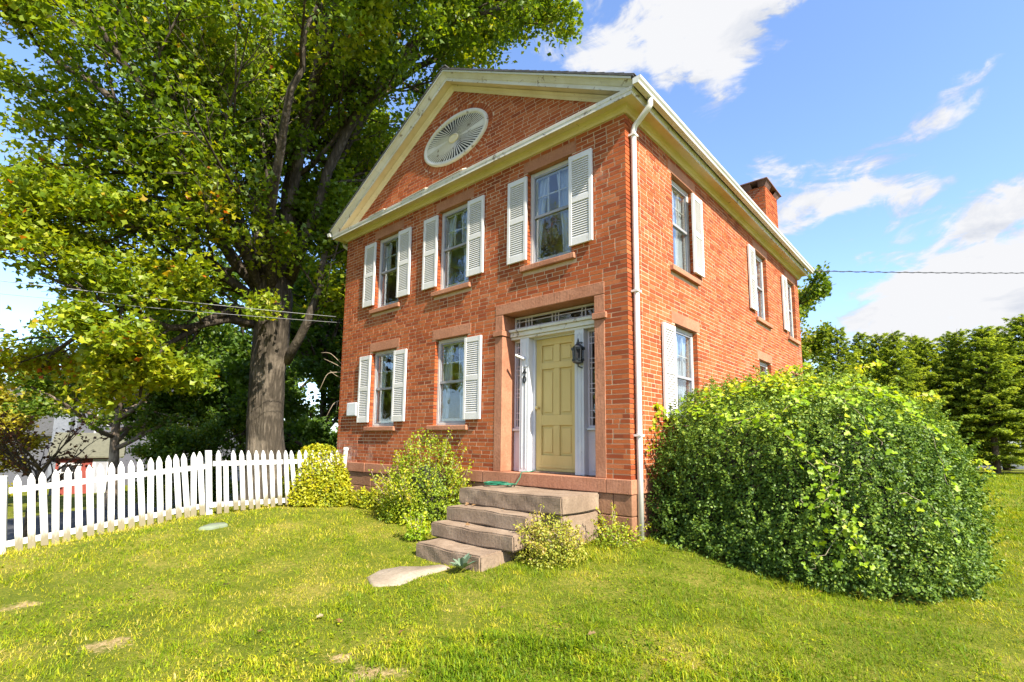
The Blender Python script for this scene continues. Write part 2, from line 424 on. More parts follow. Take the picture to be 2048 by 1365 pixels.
def ground_mat():
    mt, nt, b, o = new_mat('lawn_soil'); p = geopos(nt)
    a = nt.nodes.new('ShaderNodeAttribute'); a.attribute_name = 'dirt'
    n1 = noise_node(nt, p, 1.1, 6, .65, .3); n2 = noise_node(nt, p, 26, 5, .7); n3 = noise_node(nt, p, 120, 3, .6)
    g = ramp_node(nt, math_node(nt, 'ADD', math_node(nt, 'MULTIPLY', n1, .5), math_node(nt, 'MULTIPLY', n2, .5)),
                  [(.30, (.045, .068, .006)), (.5, (.115, .135, .012)), (.68, (.30, .235, .055))])  # dark green ground stands in for shade between the blades
    d = ramp_node(nt, n2, [(.3, (.25, .17, .07)), (.7, (.45, .33, .16))])
    dm = math_node(nt, 'ADD', a.outputs['Fac'], math_node(nt, 'MULTIPLY', math_node(nt, 'SUBTRACT', n2, .5), .6))
    c = mix_node(nt, smooth_node(nt, dm, .35, .6), g, d)
    nt.links.new(c, b.inputs['Base Color']); b.inputs['Roughness'].default_value = .95
    b.inputs['Specular IOR Level'].default_value = .1
    bump(nt, b, math_node(nt, 'ADD', n2, n3), .8, .02)
ground_mat()
# ------------------------------------------------------------------ ground
CP = np.array([
 (0, 0, -.72), (3, 0, -.72), (7, 0, -.74), (7.2, 3, -.82), (7.2, 9.3, -.72), (3.5, 4.5, -.72), (0, 9.3, -.85),
 (5.5, -1.85, -.96), (4.7, -1.7, -.92), (6.6, -1.0, -.88), (5.6, -2.5, -1.0), (3.2, -1.2, -.80),
 (1.2, -5.15, -1.03), (1.3, -4.4, -.90), (1.38, -3.7, -.79), (1.53, -3.0, -.71), (1.8, -2.2, -.66), (1.6, -.7, -.69),
 (9.1, .3, -1.0), (10.2, 3.6, -.98), (12.5, 5, -.92), (10.2, -5.9, -1.13), (8, -3.2, -1.05), (6, -5.3, -1.10), (10.3, -1.1, -1.07), (3.5, -4.6, -1.02),
 (11, 20, -.50), (8, 15, -.60), (14, 10, -.72), (14.5, 2, -1.0), (14, -7, -1.2), (3.5, -8, -1.25), (17, 18, -.55),
 (0, -5.2, -1.35), (-.6, -3, -1.15), (-1.0, -1.0, -.95), (-3.1, -.1, -1.05), (-5, -4, -1.75), (-8, -4.5, -2.35), (-6, 2, -1.5),
 (-12, -4, -2.62), (-18, -2, -2.68), (-25, 0, -2.72), (-30, -3, -2.95), (-36, 4, -2.95), (-24, 12, -2.65), (-34, 22, -2.6), (-14, 10, -2.2),
 (-22, -16, -3.2), (-10, -14, -2.6), (0, -16, -1.8), (-6, 22, -1.6), (4, 34, -.9), (18, 34, -.6), (34, 22, -.8), (32, -4, -1.5), (20, -22, -1.8),
 (70, 0, -2), (50, 50, -1.5), (0, 70, -2), (-50, 50, -2.6), (-70, 0, -3), (-50, -50, -3.4), (0, -70, -3), (50, -50, -2.5)], float)
def _U(r2): return np.where(r2 > 1e-12, r2 * np.log(r2 + 1e-12), 0)
_n = len(CP); _K = _U(((CP[:, None, :2] - CP[None, :, :2])**2).sum(-1)) + np.eye(_n)*.02
_P = np.c_[np.ones(_n), CP[:, :2]]
_S = np.linalg.solve(np.block([[_K, _P], [_P.T, np.zeros((3, 3))]]), np.r_[CP[:, 2], 0, 0, 0])
def ground_z(x, y):
    x = np.atleast_1d(np.asarray(x, float)); y = np.atleast_1d(np.asarray(y, float)); sh = x.shape
    q = np.c_[x.ravel(), y.ravel()]
    rr = np.hypot(q[:, 0], q[:, 1]); sc = np.where(rr > 75, 75/np.maximum(rr, 1e-6), 1)
    q2 = q * sc[:, None]
    out = np.empty(len(q2))
    for s in range(0, len(q2), 20000):
        b = q2[s:s+20000]
        out[s:s+20000] = _U(((b[:, None, :] - CP[None, :, :2])**2).sum(-1)) @ _S[:_n] + np.c_[np.ones(len(b)), b] @ _S[_n:]
    out += .012*np.sin(q[:, 0]*3.1+1)*np.sin(q[:, 1]*2.7) + .008*np.sin(q[:, 0]*7.3+q[:, 1]*5.1)
    return out.reshape(sh)
def gz(x, y): return float(ground_z(x, y)[0])
def hit_ground(px, py):
    d = FW + RT*(px-PPX)/FPX - UP*(py-PPY)/FPX
    t = 1.0
    for _ in range(60):
        p = CAM + t*d
        e = p[2] - gz(p[0], p[1])
        t += e / max(.12, -d[2]) * .5
    return CAM + t*d
PATCH = []
for px, py, a in [(215, 1288, .20), (680, 1318, .13), (720, 1350, .18), (470, 1100, .30), (290, 1125, .22), (90, 1180, .30), (1200, 1300, .10), (560, 1030, .35), (640, 1022, .40), (150, 1165, .28), (1290, 1345, .1), (790, 1350, .14), (40, 1210, .2), (420, 1065, .3)]:
    h = hit_ground(px, py); PATCH.append((h[0], h[1], a))
def dirt(x, y):
    d = np.zeros(np.shape(x))
    for a, b, r in PATCH:
        w = 1 + .3*np.sin(5*np.arctan2(y-b, x-a)+a*9)
        d = np.maximum(d, np.clip(1.25 - np.hypot(x-a, y-b)/(r*w*1.1), 0, 1)*(.66 if r < .21 else .34))
    return d
gx = np.sinh(np.linspace(-4.6, 4.6, 420)); gx = gx/gx.max()*420 + 6.5
gy = np.sinh(np.linspace(-4.6, 4.6, 420)); gy = gy/gy.max()*420 - 2.0
GX, GY = np.meshgrid(gx, gy, indexing='ij'); GZ = ground_z(GX, GY)
vi = np.arange(GX.size).reshape(GX.shape)
faces = np.stack([vi[:-1, :-1], vi[1:, :-1], vi[1:, 1:], vi[:-1, 1:]], -1).reshape(-1, 4)
me = np_mesh('lawn', np.stack([GX, GY, GZ], -1).reshape(-1, 3), faces, {'dirt': dirt(GX, GY).ravel()}, smooth=True)
tag(link('lawn', me, None, MATS['lawn_soil']), kind='structure')

def strip(name, centre, width, mat, lift=.03, n=40):
    c = np.array(centre, float); seg = np.r_[0, np.cumsum(np.hypot(*np.diff(c, axis=0).T))]
    t = np.linspace(0, seg[-1], n); xs = np.interp(t, seg, c[:, 0]); ys = np.interp(t, seg, c[:, 1])
    dx = np.gradient(xs); dy = np.gradient(ys); L = np.hypot(dx, dy); nx, ny = -dy/L, dx/L
    w = np.linspace(-.5, .5, 9)*width
    X = xs[:, None]+nx[:, None]*w; Y = ys[:, None]+ny[:, None]*w
    Z = ground_z(X, Y)+lift
    vi = np.arange(X.size).reshape(X.shape); f = np.stack([vi[:-1, :-1], vi[:-1, 1:], vi[1:, 1:], vi[1:, :-1]], -1).reshape(-1, 4)
    me = np_mesh(name, np.stack([X, Y, Z], -1).reshape(-1, 3), f[:, ::-1], smooth=True)
    return tag(link(name, me, None, mat), kind='structure')
strip('road', [(-8, -45), (-10.5, -20), (-13, -4), (-16, 8), (-21, 22), (-30, 45)], 8.0, MATS['asphalt'], .05, 90)

# ------------------------------------------------------------------ the brick house
W, D, HB = 7.0, 9.32, 4.905
SL = .542                                   # roof slope
house = empty('brick_house', (0, 0, -.72))
tag(house, 'two storey red brick house with white shutters, yellow door and gabled front', 'house')
FR = dict(hw=.41, lz=(.72, 2.245), uz=(3.13, 4.655))
front_w = [(1.60, 'l'), (3.585, 'l'), (1.60, 'u'), (3.585, 'u'), (5.71, 'u')]
side_w = [(1.85, 'l'), (5.97, 'l'), (8.50, 'l'), (1.86, 'u'), (6.00, 'u'), (8.50, 'u')]
DOOR = (4.81, 6.49, 0.0, 2.44)
openF = [(c-FR['hw'], c+FR['hw'], *FR[k+'z']) for c, k in front_w] + [DOOR]
openS = [(c-FR['hw'], c+FR['hw'], *FR[k+'z']) for c, k in side_w]
def wall_point(wall, u, w, z):              # w = outwards from the brick face
    return (u, -w, z) if wall == 'F' else (W + w, u, z)
def wbox(mb, wall, u0, u1, w0, w1, z0, z1):
    if wall == 'F': mb.box(u0, u1, -w1, -w0, z0, z1)
    else: mb.box(W+w0, W+w1, u0, u1, z0, z1)
    return mb
# mortar core with real openings
def core(wall, umin, umax, zmin, zmax, opens, out, thick):
    mb = MB()
    us = sorted({umin, umax, *[o[0] for o in opens], *[o[1] for o in opens]})
    for a, b in zip(us[:-1], us[1:]):
        z = zmin
        for o in sorted([o for o in opens if o[0] <= a and o[1] >= b], key=lambda o: o[2]):
            if o[2] > z: wbox(mb, wall, a, b, -thick, out, z, o[2])
            z = o[3]
        if z < zmax: wbox(mb, wall, a, b, -thick, out, z, zmax)
    return mb
J = .0034
core('F', .01, W-.01, -.05, HB+.2, [(a-.012, b+.012, c-.012, d+.012) for a, b, c, d in openF[:-1]]+[(4.66, 6.64, -.06, 2.60)], -J, .34).build('wall', MATS['mortar'], house)
core('S', .35, D-.01, -.05, HB+.2, [(a-.012, b+.012, c-.012, d+.012) for a, b, c, d in openS], -J, .34).build('wall', MATS['mortar'], house)
MB().box(.01, .33, .35, D-.01, -.05, HB+.2).build('wall', MATS['mortar'], house)
MB().box(.34, W-.36, D-.33, D-.01, -.05, HB+.2).build('wall', MATS['mortar'], house)
MB().box(.35, W-.37, .37, D-.35, 2.70, 2.85).build('upper_floor', MATS['plaster'], house)
MB().box(.35, W-.37, .37, D-.35, -.2, -.06).build('ground_floor', MATS['plaster'], house)
MB().box(.35, W-.37, .37, D-.35, 5.0, 5.06).build('upper_ceiling', MATS['plaster'], house)
MB().box(.35, W-.37, 3.4, 3.5, -.06, 5.0).build('partition_wall', MATS['plaster'], house)
tym = MB()
za = 6.925+.10
tym.add([(.05, J, 5.0), (W-.05, J, 5.0), (W-.05, J, za-SL*3.45), (3.5, J, za), (.05, J, za-SL*3.45),
         (.05, .2, 5.0), (W-.05, .2, 5.0), (W-.05, .2, za-SL*3.45), (3.5, .2, za), (.05, .2, za-SL*3.45)],
        [(0, 1, 2, 3, 4), (9, 8, 7, 6, 5), (0, 5, 6, 1), (1, 6, 7, 2), (2, 7, 8, 3), (3, 8, 9, 4), (4, 9, 5, 0)])
tym.build('gable_wall', MATS['mortar'], house)
# bricks
CH, BL, JT = .0634, .205, .0120
LOUV = (3.545, 5.955, .855, .455)
def courses(wall, umin, umax, opens, seed, corner_lo=None, corner_hi=None):
    r = random.Random(seed); out = []
    nrow = int(round(HB/CH)); ch = HB/nrow
    for k in range(nrow):
        z0 = k*ch; z1 = z0+ch-JT
        blocks = [(o[0], o[1]) for o in opens if o[2] < z1-.004 and o[3] > z0+.02]
        lo = umin+(corner_lo if corner_lo and k % 2 else 0); hi = umax-(corner_hi if corner_hi and k % 2 == 0 else 0)
        segs = [(lo, hi)]
        for a, b in blocks:
            ns = []
            for s0, s1 in segs:
                if b <= s0 or a >= s1: ns.append((s0, s1)); continue
                if a > s0: ns.append((s0, a))
                if b < s1: ns.append((b, s1))
            segs = ns
        for s0, s1 in segs:
            u = s0
            first = True
            hdr_row = r.random() < .06
            while u < s1-.012:
                L = BL*(.94+.12*r.random())
                if first and (k % 2): L *= .5
                elif hdr_row or r.random() < .13: L *= .52
                first = False
                e = min(u+L, s1)
                if s1-e < .05: e = s1
                out.append((wall, u, e-JT-.003 if e < s1 else e, z0+r.uniform(-.0015, .0015), z1+r.uniform(-.002, .002), r.uniform(-.0014, .0018)))
                u = e
    return out
stone_open = []
for c, k in front_w:
    zt = FR[k+'z'][1]; zb = FR[k+'z'][0]
    stone_open += [(c-.5, c+.5, zt, zt+.187), (c-.5, c+.5, zb-.09, zb)]
side_stone = []
for c, k in side_w:
    zt = FR[k+'z'][1]; zb = FR[k+'z'][0]
    side_stone += [(c-.53, c+.53, zt, zt+.187), (c-.52, c+.52, zb-.09, zb)]
DS = (4.647, 6.654, 0.0, 2.62)
B = courses('F', 0.0, W, openF[:-1]+stone_open+[DS], 3, None, .1) + courses('S', 0.0, D, openS+side_stone, 5, .1, None)
# gable bricks, cut to the slope and round the oval
r = random.Random(9)
z = 5.04; row = 0
while z < 6.92:
    half = (6.925+.075-z-.02)/SL
    if half < .06: break
    u = 3.5-half - (row % 2)*.1
    while u < 3.5+half:
        L = BL*(.94+.12*r.random())*(.52 if r.random() < .15 else 1)
        a, b = max(u, 3.5-half), min(u+L-JT, 3.5+half)
        u += L
        zc = z+.026
        e = 1-((zc-LOUV[1])/(LOUV[3]+.115))**2
        pieces = [(a, b)]
        if e > 0:
            hx = (LOUV[2]+.115)*math.sqrt(e); l, h = LOUV[0]-hx, LOUV[0]+hx
            pieces = [(a, min(b, l)), (max(a, h), b)]
        for p, q in pieces:
            if q-p > .03: B.append(('F', p, q, z, z+CH-JT, r.uniform(-.0014, .0018)))
    z += CH; row += 1
def corner_pts(b):
    wall, u0, u1, z0, z1, w = b
    return [wall_point(wall, u, w, zz) for u, zz in ((u0, z0), (u1, z0), (u1, z1), (u0, z1))]
cen = np.array([[np.mean([p[i] for p in corner_pts(b)]) for i in range(3)] for b in B])
P0 = project(np.array([corner_pts(b)[0] for b in B])); P2 = project(np.array([corner_pts(b)[2] for b in B]))
area = np.abs((P2[:, 0]-P0[:, 0])*(P2[:, 1]-P0[:, 1]))
pc = project(cen)
hidden = (pc[:, 0] < 0) | (pc[:, 1] < 0) | ((cen[:, 0] > 6.99) & (cen[:, 2] < 1.9-.1*cen[:, 1])) | ((cen[:, 2] > 4.2) & (cen[:, 0] > 6.99)) | ((pc[:, 1] > 860) & (pc[:, 0] > 1225))
area = np.where(hidden, 0, area)
# size of a brick as seen: its own pixel width times height
pick = set(np.argsort(-area)[:300].tolist())
unit = MB().box(-.5, .5, -.5, .5, -.5, .5).mesh('brick'); unit.materials.append(MATS['brick_single'])
wall_obj = [o for o in house.children if o.name.startswith('wall')]
rest = MB()
DEP = .1
for i, b in enumerate(B):
    wall, u0, u1, z0, z1, w = b
    if i in pick:
        par = wall_obj[0] if wall == 'F' else wall_obj[1]
        o = bpy.data.objects.new('brick', unit); COL.objects.link(o)
        o.parent = par; o.matrix_parent_inverse = parent_inverse(par)
        if wall == 'F': o.location = ((u0+u1)/2, -w+DEP/2, (z0+z1)/2); o.scale = (u1-u0, DEP, z1-z0)
        else: o.location = (W+w-DEP/2, (u0+u1)/2, (z0+z1)/2); o.scale = (DEP, u1-u0, z1-z0)
        o.rotation_euler = (random.gauss(0, .003), random.gauss(0, .004), random.gauss(0, .003))
    else:
        wbox(rest, wall, u0, u1, w-DEP, w, z0, z1)
# ring of upright bricks round the oval louvre
nb = 62
for k in range(nb):
    t0 = 2*math.pi*(k+.06)/nb; t1 = 2*math.pi*(k+.94)/nb
    q = []
    for y in (.09, random.uniform(-.003, .003)):
        for t, e in ((t0, .004), (t1, .004), (t1, .108), (t0, .108)):
            q.append((LOUV[0]+(LOUV[2]+e)*math.cos(t), y, LOUV[1]+(LOUV[3]+e)*math.sin(t)))
    rest.hexa(q)
tag(rest.build('brick_courses', MATS['brick'], house), kind='stuff')

# foundation and water table stones
def stones(wall, cuts, w, thick, z0, z1, name, mat, bev=.012):
    for a, b in zip(cuts[:-1], cuts[1:]):
        wbox(MB(), wall, a+.004, b-.004, -thick, w+random.uniform(-.004, .004), z0, z1).build(name, mat, house, bevel=bev)
stones('F', [-.03, 1.15, 2.2, 3.4, 4.45, 6.66, 7.03], .035, .12, -.183, -.002, 'water_table_stone', MATS['brownstone'], .008)
MB().box(4.66, 6.65, .125, .45, -.183, -.004).build('threshold', MATS['brownstone'], house)
stones('S', [.125, 1.6, 3.1, 4.7, 6.2, 7.8, 9.34], .035, .12, -.183, -.002, 'water_table_stone', MATS['brownstone'], .008)
stones('F', [-.02, .55, 1.35, 2.4, 3.1, 4.2, 5.2, 6.1, 6.75, 7.02], .012, .3, -.45, -.187, 'foundation_stone', MATS['foundation_stone'])
stones('F', [-.02, .9, 1.9, 2.8, 3.9, 4.9, 5.7, 6.4, 7.02], .016, .3, -1.1, -.456, 'foundation_stone', MATS['foundation_stone'])
stones('S', [.31, 1.2, 2.4, 3.3, 4.6, 5.6, 6.9, 8.0, 9.33], .012, .3, -.45, -.187, 'foundation_stone', MATS['foundation_stone'])
stones('S', [.31, 1.7, 2.9, 4.1, 5.2, 6.3, 7.5, 8.6, 9.33], .016, .3, -1.1, -.456, 'foundation_stone', MATS['foundation_stone'])
MB().box(-.02, .31, .31, 9.32, -1.2, -.06).build('foundation_wall', MATS['foundation_stone'], house)
MB().box(.32, 6.69, 9.0, 9.32, -1.2, -.06).build('foundation_wall', MATS['foundation_stone'], house)

# windows
slat_cache = {}
def shutter(wall, u0, u1, z0, z1, lean=0.0):
    mb = MB(); st = .052; w0, w1 = .018, .056
    wbox(mb, wall, u0, u0+st, w0, w1, z0, z1); wbox(mb, wall, u1-st, u1, w0, w1, z0, z1)
    rails = [(z0, z0+.115), ((z0+z1)/2-.045+.0, (z0+z1)/2+.045), (z1-.085, z1)]
    for a, b in rails: wbox(mb, wall, u0+st-.001, u1-st+.001, w0+.002, w1-.002, a, b)
    wbox(mb, wall, u0+st, u1-st, w0-.006, w0, z0+.1, z1-.07)
    sh = mb.build('shutter', MATS['shutter_white'], house, bevel=.004, seg=1)
    key = wall
    if key not in slat_cache:
        s = MB(); Ls = (u1-u0)-2*st-.004; ha = .5*Ls
        c, d = .019, .011      # half height and half depth of a tilted slat
        t = .003
        def P(u, w, zz): return (u, -w, zz) if wall == 'F' else (w, u, zz)
        s.hexa([P(-ha, d+t, -c), P(ha, d+t, -c), P(ha, d-t, -c-.004), P(-ha, d-t, -c-.004), P(-ha, -d+t, c+.004), P(ha, -d+t, c+.004), P(ha, -d-t, c), P(-ha, -d-t, c)])
        slat_cache[key] = s.mesh('slat'); slat_cache[key].materials.append(MATS['shutter_white'])
    for a, b in ((rails[0][1], rails[1][0]), (rails[1][1], rails[2][0])):
        n = int((b-a)/.0335); zz = np.linspace(a+.016, b-.016, n)
        for q in zz:
            o = bpy.data.objects.new('slat', slat_cache[key]); COL.objects.link(o)
            o.parent = sh; o.matrix_parent_inverse = parent_inverse(sh)
            o.location = wall_point(wall, (u0+u1)/2, (w0+w1)/2, float(q))
    return sh
def curtain_mesh(wall, u0, u1, w, z0, z1, gather, seed):
    r = np.random.default_rng(seed); nu, nz = 60, 10
    u = np.linspace(0, 1, nu); zz = np.linspace(0, 1, nz); ph = r.uniform(0, 6)
    V = []
    for b in zz:
        for a in u:
            wid = 1-gather*math.sin(math.pi*min(1, max(0, (1-b)))*.5)
            uu = u0+(u1-u0)*a*wid if gather >= 0 else u1-(u1-u0)*a*(1+gather*math.sin(math.pi*(1-b)*.5))
            V.append(wall_point(wall, uu, w+.018*math.sin(a*38+ph)+.008*math.sin(a*71+2*ph), z0+(z1-z0)*b))
    vi = np.arange(nu*nz).reshape(nz, nu); f = np.stack([vi[:-1, :-1], vi[:-1, 1:], vi[1:, 1:], vi[1:, :-1]], -1).reshape(-1, 4)
    return np_mesh('curtain', V, f, smooth=True)
WNAME = {('F', 0): 'lower left front', ('F', 1): 'lower middle front', ('F', 2): 'upper left front', ('F', 3): 'upper middle front', ('F', 4): 'upper right front',
         ('S', 0): 'nearest lower side', ('S', 1): 'middle lower side', ('S', 2): 'far lower side', ('S', 3): 'nearest upper side', ('S', 4): 'middle upper side', ('S', 5): 'far upper side'}
def window(wall, idx, c, k):
    hw = FR['hw']; z0, z1 = FR[k+'z']; zm = z0+.755 if k == 'l' else z0+.785
    ls = .5 if wall == 'F' else .53
    wbox(MB(), wall, c-ls, c+ls, -.12, .004, z1+.001, z1+.184).build('lintel', MATS['brownstone'], house, bevel=.006)
    wbox(MB(), wall, c-ls-.02, c+ls-.01, -.14, .062, z0-.088, z0-.002).build('window_sill', MATS['brownstone'], house, bevel=.012)
    f = MB(); a, b = c-hw-.006, c+hw+.006; t = .055
    wbox(f, wall, a, a+t, -.2, -.075, z0, z1-.003); wbox(f, wall, b-t, b, -.2, -.075, z0, z1-.003)
    wbox(f, wall, a+t, b-t, -.2, -.08, z1-.063, z1-.003); wbox(f, wall, a+t, b-t, -.2, -.07, z0, z0+.045)
    fr = f.build('window', MATS['sash_paint'], house, bevel=.004, seg=1)
    s = MB(); a2, b2 = a+t, b-t; s0 = .026
    wbox(s, wall, a2, a2+s0, -.118, -.082, z0+.045, z1-.065); wbox(s, wall, b2-s0, b2, -.118, -.082, z0+.045, z1-.065)
    wbox(s, wall, a2+s0, b2-s0, -.116, -.084, z1-.065-s0, z1-.065); wbox(s, wall, a2+s0, b2-s0, -.116, -.084, z0+.045, z0+.045+s0)
    s.build('storm_frame', MATS['storm_frame'], fr)
    wbox(MB(), wall, a2+s0, b2-s0, -.114, -.078, zm-.02, zm+.02).build('meeting_rail', MATS['storm_frame'], fr)
    # inner sash with glazing bars
    si = MB(); q0, q1 = -.150, -.120
    wbox(si, wall, a2, a2+.045, q0, q1, z0+.05, z1-.066); wbox(si, wall, b2-.045, b2, q0, q1, z0+.05, z1-.066)
    wbox(si, wall, a2+.045, b2-.045, q0, q1, zm-.025, zm+.03); wbox(si, wall, a2+.045, b2-.045, q0, q1, z1-.11, z1-.066); wbox(si, wall, a2+.045, b2-.045, q0, q1, z0+.05, z0+.12)
    si.build('sash', MATS['sash_paint'], fr)
    ua, ub = a2+.045, b2-.045; za_, zb_ = zm+.03, z1-.11
    for i in (1, 2):
        u = ua+(ub-ua)*i/3; wbox(MB(), wall, u-.011, u+.011, q0+.004, q1-.002, za_, zb_).build('glazing_bar', MATS['sash_paint'], fr)
    zz = (za_+zb_)/2
    for i in range(3):
        wbox(MB(), wall, ua+(ub-ua)*i/3+.0095, ua+(ub-ua)*(i+1)/3-.0095, q0+.005, q1-.003, zz-.009, zz+.009).build('glazing_bar', MATS['sash_paint'], fr)
    def pane(u0, u1, w, zq0, zq1):
        wbox(MB(), wall, u0, u1, w-.002, w+.002, zq0, zq1).build('pane', MATS['window_glass'], fr)
    pane(a2+s0, b2-s0, -.099, zm+.02, z1-.065-s0); pane(a2+s0, b2-s0, -.103, z0+.045+s0, zm-.02)
    # curtains
    if (wall, idx) not in (('S', 1), ('S', 2), ('S', 5)):
        g = .35 if k == 'u' and wall == 'F' else .2
        for side in (0, 1):
            if (wall, idx) == ('S', 3) and side == 0: continue
            me = curtain_mesh(wall, a2-.32, (a2+b2)/2-.12, -.19, z0+.03, z1-.03, g, idx*3+1) if side == 0 else curtain_mesh(wall, (a2+b2)/2-.02, b2+.02, -.19, z0+.03, z1-.03, -g, idx*3+2)
            tag(link('curtain', me, None, MATS['curtain_lace']), 'white lace curtain hanging on the %s half of the %s window' % (('left', 'right')[side], WNAME[(wall, idx)]), 'curtain')
    if (wall, idx) in (('F', 0), ('F', 1), ('F', 2), ('F', 4)):
        p = wall_point(wall, c+.14, -.21, z0+.045)
        cd = empty('window_candle', p); tag(cd, 'small white electric candle standing in the %s window' % WNAME[(wall, idx)], 'candle')
        MB().lathe([(.03, 0), (.032, .012), (.012, .02), (.010, .13), (.009, .135)], p, 10).build('candle', MATS['candle_white'], cd, smooth=True)
        MB().lathe([(.004, .135), (.009, .15), (.006, .168), (.001, .18)], p, 8).build('bulb', MATS['brass'], cd, smooth=True)
for i, (c, k) in enumerate(front_w): window('F', i, c, k)
for i, (c, k) in enumerate(side_w): window('S', i, c, k)
SW = .39
for c, k, which in [(1.60, 'l', 'LR'), (3.585, 'l', 'R'), (1.60, 'u', 'LR'), (3.585, 'u', 'LR'), (5.71, 'u', 'LR')]:
    za_, zb_ = (.805, 2.17) if k == 'l' else (3.225, 4.58)
    if 'L' in which: shutter('F', c-.40-SW, c-.40, za_, zb_)
    if 'R' in which: shutter('F', c+.40, c+.40+SW, za_, zb_)
for y0, k in [(.93, 'l'), (2.16, 'u'), (5.04, 'u'), (7.58, 'u')]:
    za_, zb_ = (.805, 2.17) if k == 'l' else (3.225, 4.58)
    shutter('S', y0, y0+SW, za_, zb_)
# door surround
bs = MATS['brownstone']
MB().box(4.647, 4.81, -.006, .31, 0.0, 2.10).build('door_jamb', bs, house, bevel=.008)
MB().box(6.49, 6.654, -.006, .31, 0.0, 2.10).build('door_jamb', bs, house, bevel=.008)
MB().box(4.622, 4.83, -.035, .30, 2.105, 2.19).build('jamb_cap', bs, house, bevel=.008)
MB().box(6.47, 6.69, -.035, .30, 2.105, 2.19).build('jamb_cap', bs, house, bevel=.008)
MB().box(4.647, 4.81, -.006, .31, 2.195, 2.44).build('door_jamb', bs, house, bevel=.008)
MB().box(6.49, 6.654, -.006, .31, 2.195, 2.44).build('door_jamb', bs, house, bevel=.008)
MB().box(4.647, 6.654, -.006, .31, 2.445, 2.62).build('door_lintel', bs, house, bevel=.008)
wp = MATS['white_paint']; lp = MATS['lilac_paint']
# beam with mouldings below the transom light
tb = MB(); tb.box(4.815, 6.485, .16, .345, 2.10, 2.17); tb.box(4.813, 6.487, .13, .345, 2.172, 2.215); tb.box(4.817, 6.483, .185, .345, 2.06, 2.098)
tb.build('transom_beam', MATS['white_trim'], house, bevel=.006)
for a, b in ((5.005, 5.185), (6.035, 6.19)):
    p = MB(); p.box(a, b, .19, .36, .002, 2.06)
    for q in (.3, .7): p.box(a+(b-a)*q-.008, a+(b-a)*q+.008, .182, .19, .06, 2.0)
    p.build('door_post', wp, house, bevel=.004)
MB().box(5.187, 5.225, .30, .37, .002, 2.058).build('door_frame', wp, house); MB().box(6.005, 6.033, .30, .37, .002, 2.058).build('door_frame', wp, house)
MB().box(5.226, 6.004, .30, .37, 2.035, 2.059).build('door_frame', wp, house)
MB().box(5.19, 6.03, .25, .42, -.003, .022).build('door_sill', MATS['step_stone'], house, bevel=.006)
# yellow six panel door
dx0, dx1, dz0, dz1, dy = 5.227, 6.003, .024, 2.033, .325
dw = dx1-dx0; st = .105; mid = (dx0+dx1)/2
d = MB()
d.box(dx0, dx0+st, dy, dy+.045, dz0, dz1); d.box(dx1-st, dx1, dy, dy+.045, dz0, dz1)
rz = [(dz0, dz0+.235), (.70, .86), (1.56, 1.66), (dz1-.105, dz1)]
for a, b in rz: d.box(dx0+st, dx1-st, dy+.0005, dy+.045, a, b)
for (a, b), (a2, b2) in zip(rz[:-1], rz[1:]): d.box(mid-.055, mid+.055, dy+.001, dy+.045, b, a2)
door = d.build('door', MATS['door_yellow'], house, bevel=.006)
for (a, b), (a2, b2) in zip(rz[:-1], rz[1:]):
    for u0, u1 in ((dx0+st, mid-.055), (mid+.055, dx1-st)):
        p = MB(); p.box(u0, u1, dy+.028, dy+.04, b, a2); p.box(u0+.035, u1-.035, dy+.015, dy+.029, b+.04, a2-.04)
        p.build('door_panel', MATS['door_yellow'], door, bevel=.008)
MB().box(dx0+.06, dx1-.02, dy-.012, dy, dz0+.05, dz0+.085).build('weather_bar', MATS['door_yellow'], door, bevel=.004)
kn = MB(); kn.tube([(dx0+.055, dy, .97), (dx0+.055, dy-.03, .97), (dx0+.055, dy-.035, .97), (dx0+.055, dy-.055, .97), (dx0+.055, dy-.062, .97)], [.012, .011, .026, .028, .012], 12)
kn.build('door_knob', MATS['brass'], door, smooth=True)
# side lights with leaded bars, transom light
def leaded(name, u0, u1, z0, z1, y, us, zs, parent):
    fr = MB(); t = .03
    fr.box(u0, u0+t, y-.02, y+.03, z0, z1); fr.box(u1-t, u1, y-.02, y+.03, z0, z1); fr.box(u0+t, u1-t, y-.02, y+.03, z0, z0+t); fr.box(u0+t, u1-t, y-.02, y+.03, z1-t, z1)
    o = fr.build(name, lp, parent, bevel=.003, seg=1)
    for u in us: MB().box(u-.006, u+.006, y-.012, y+.004, z0+t, z1-t).build('lead_bar', lp, o)
    for zz in zs: MB().box(u0+t, u1-t, y-.010, y+.002, zz-.006, zz+.006).build('lead_bar', lp, o)
    MB().box(u0+t, u1-t, y+.005, y+.008, z0+t, z1-t).build('pane', MATS['window_glass'], o)
    return o
zs = [.80, .90, 1.15, 1.21, 1.28, 1.50, 1.58, 1.64, 1.86, 1.95]
leaded('side_light', 4.812, 5.003, .66, 2.058, .31, [4.872], zs, house)
leaded('side_light', 6.192, 6.488, .66, 2.058, .31, [6.25, 6.41], zs, house)
for a, b in ((4.812, 5.003), (6.192, 6.488)):
    p = MB(); p.box(a, b, .29, .34, .002, .62); p.box(a+.045, b-.045, .283, .29, .06, .50); p.build('side_panel', lp, house, bevel=.004)
    MB().box(a, b, .25, .35, .622, .658).build('side_light_sill', wp, house, bevel=.006)
leaded('transom_light', 4.815, 6.485, 2.217, 2.438, .30, [4.90, 5.04, 5.10, 5.16, 5.56, 5.62, 5.68, 6.10, 6.16, 6.36], [2.27, 2.36], house)
MB().box(4.60, 6.70, .9, .94, 0, 2.65).build('hall_screen', MATS['rust_metal'], house)
MB().box(4.75, 6.55, .345, .40, 2.445, 2.52).build('door_header', MATS['plaster'], house)

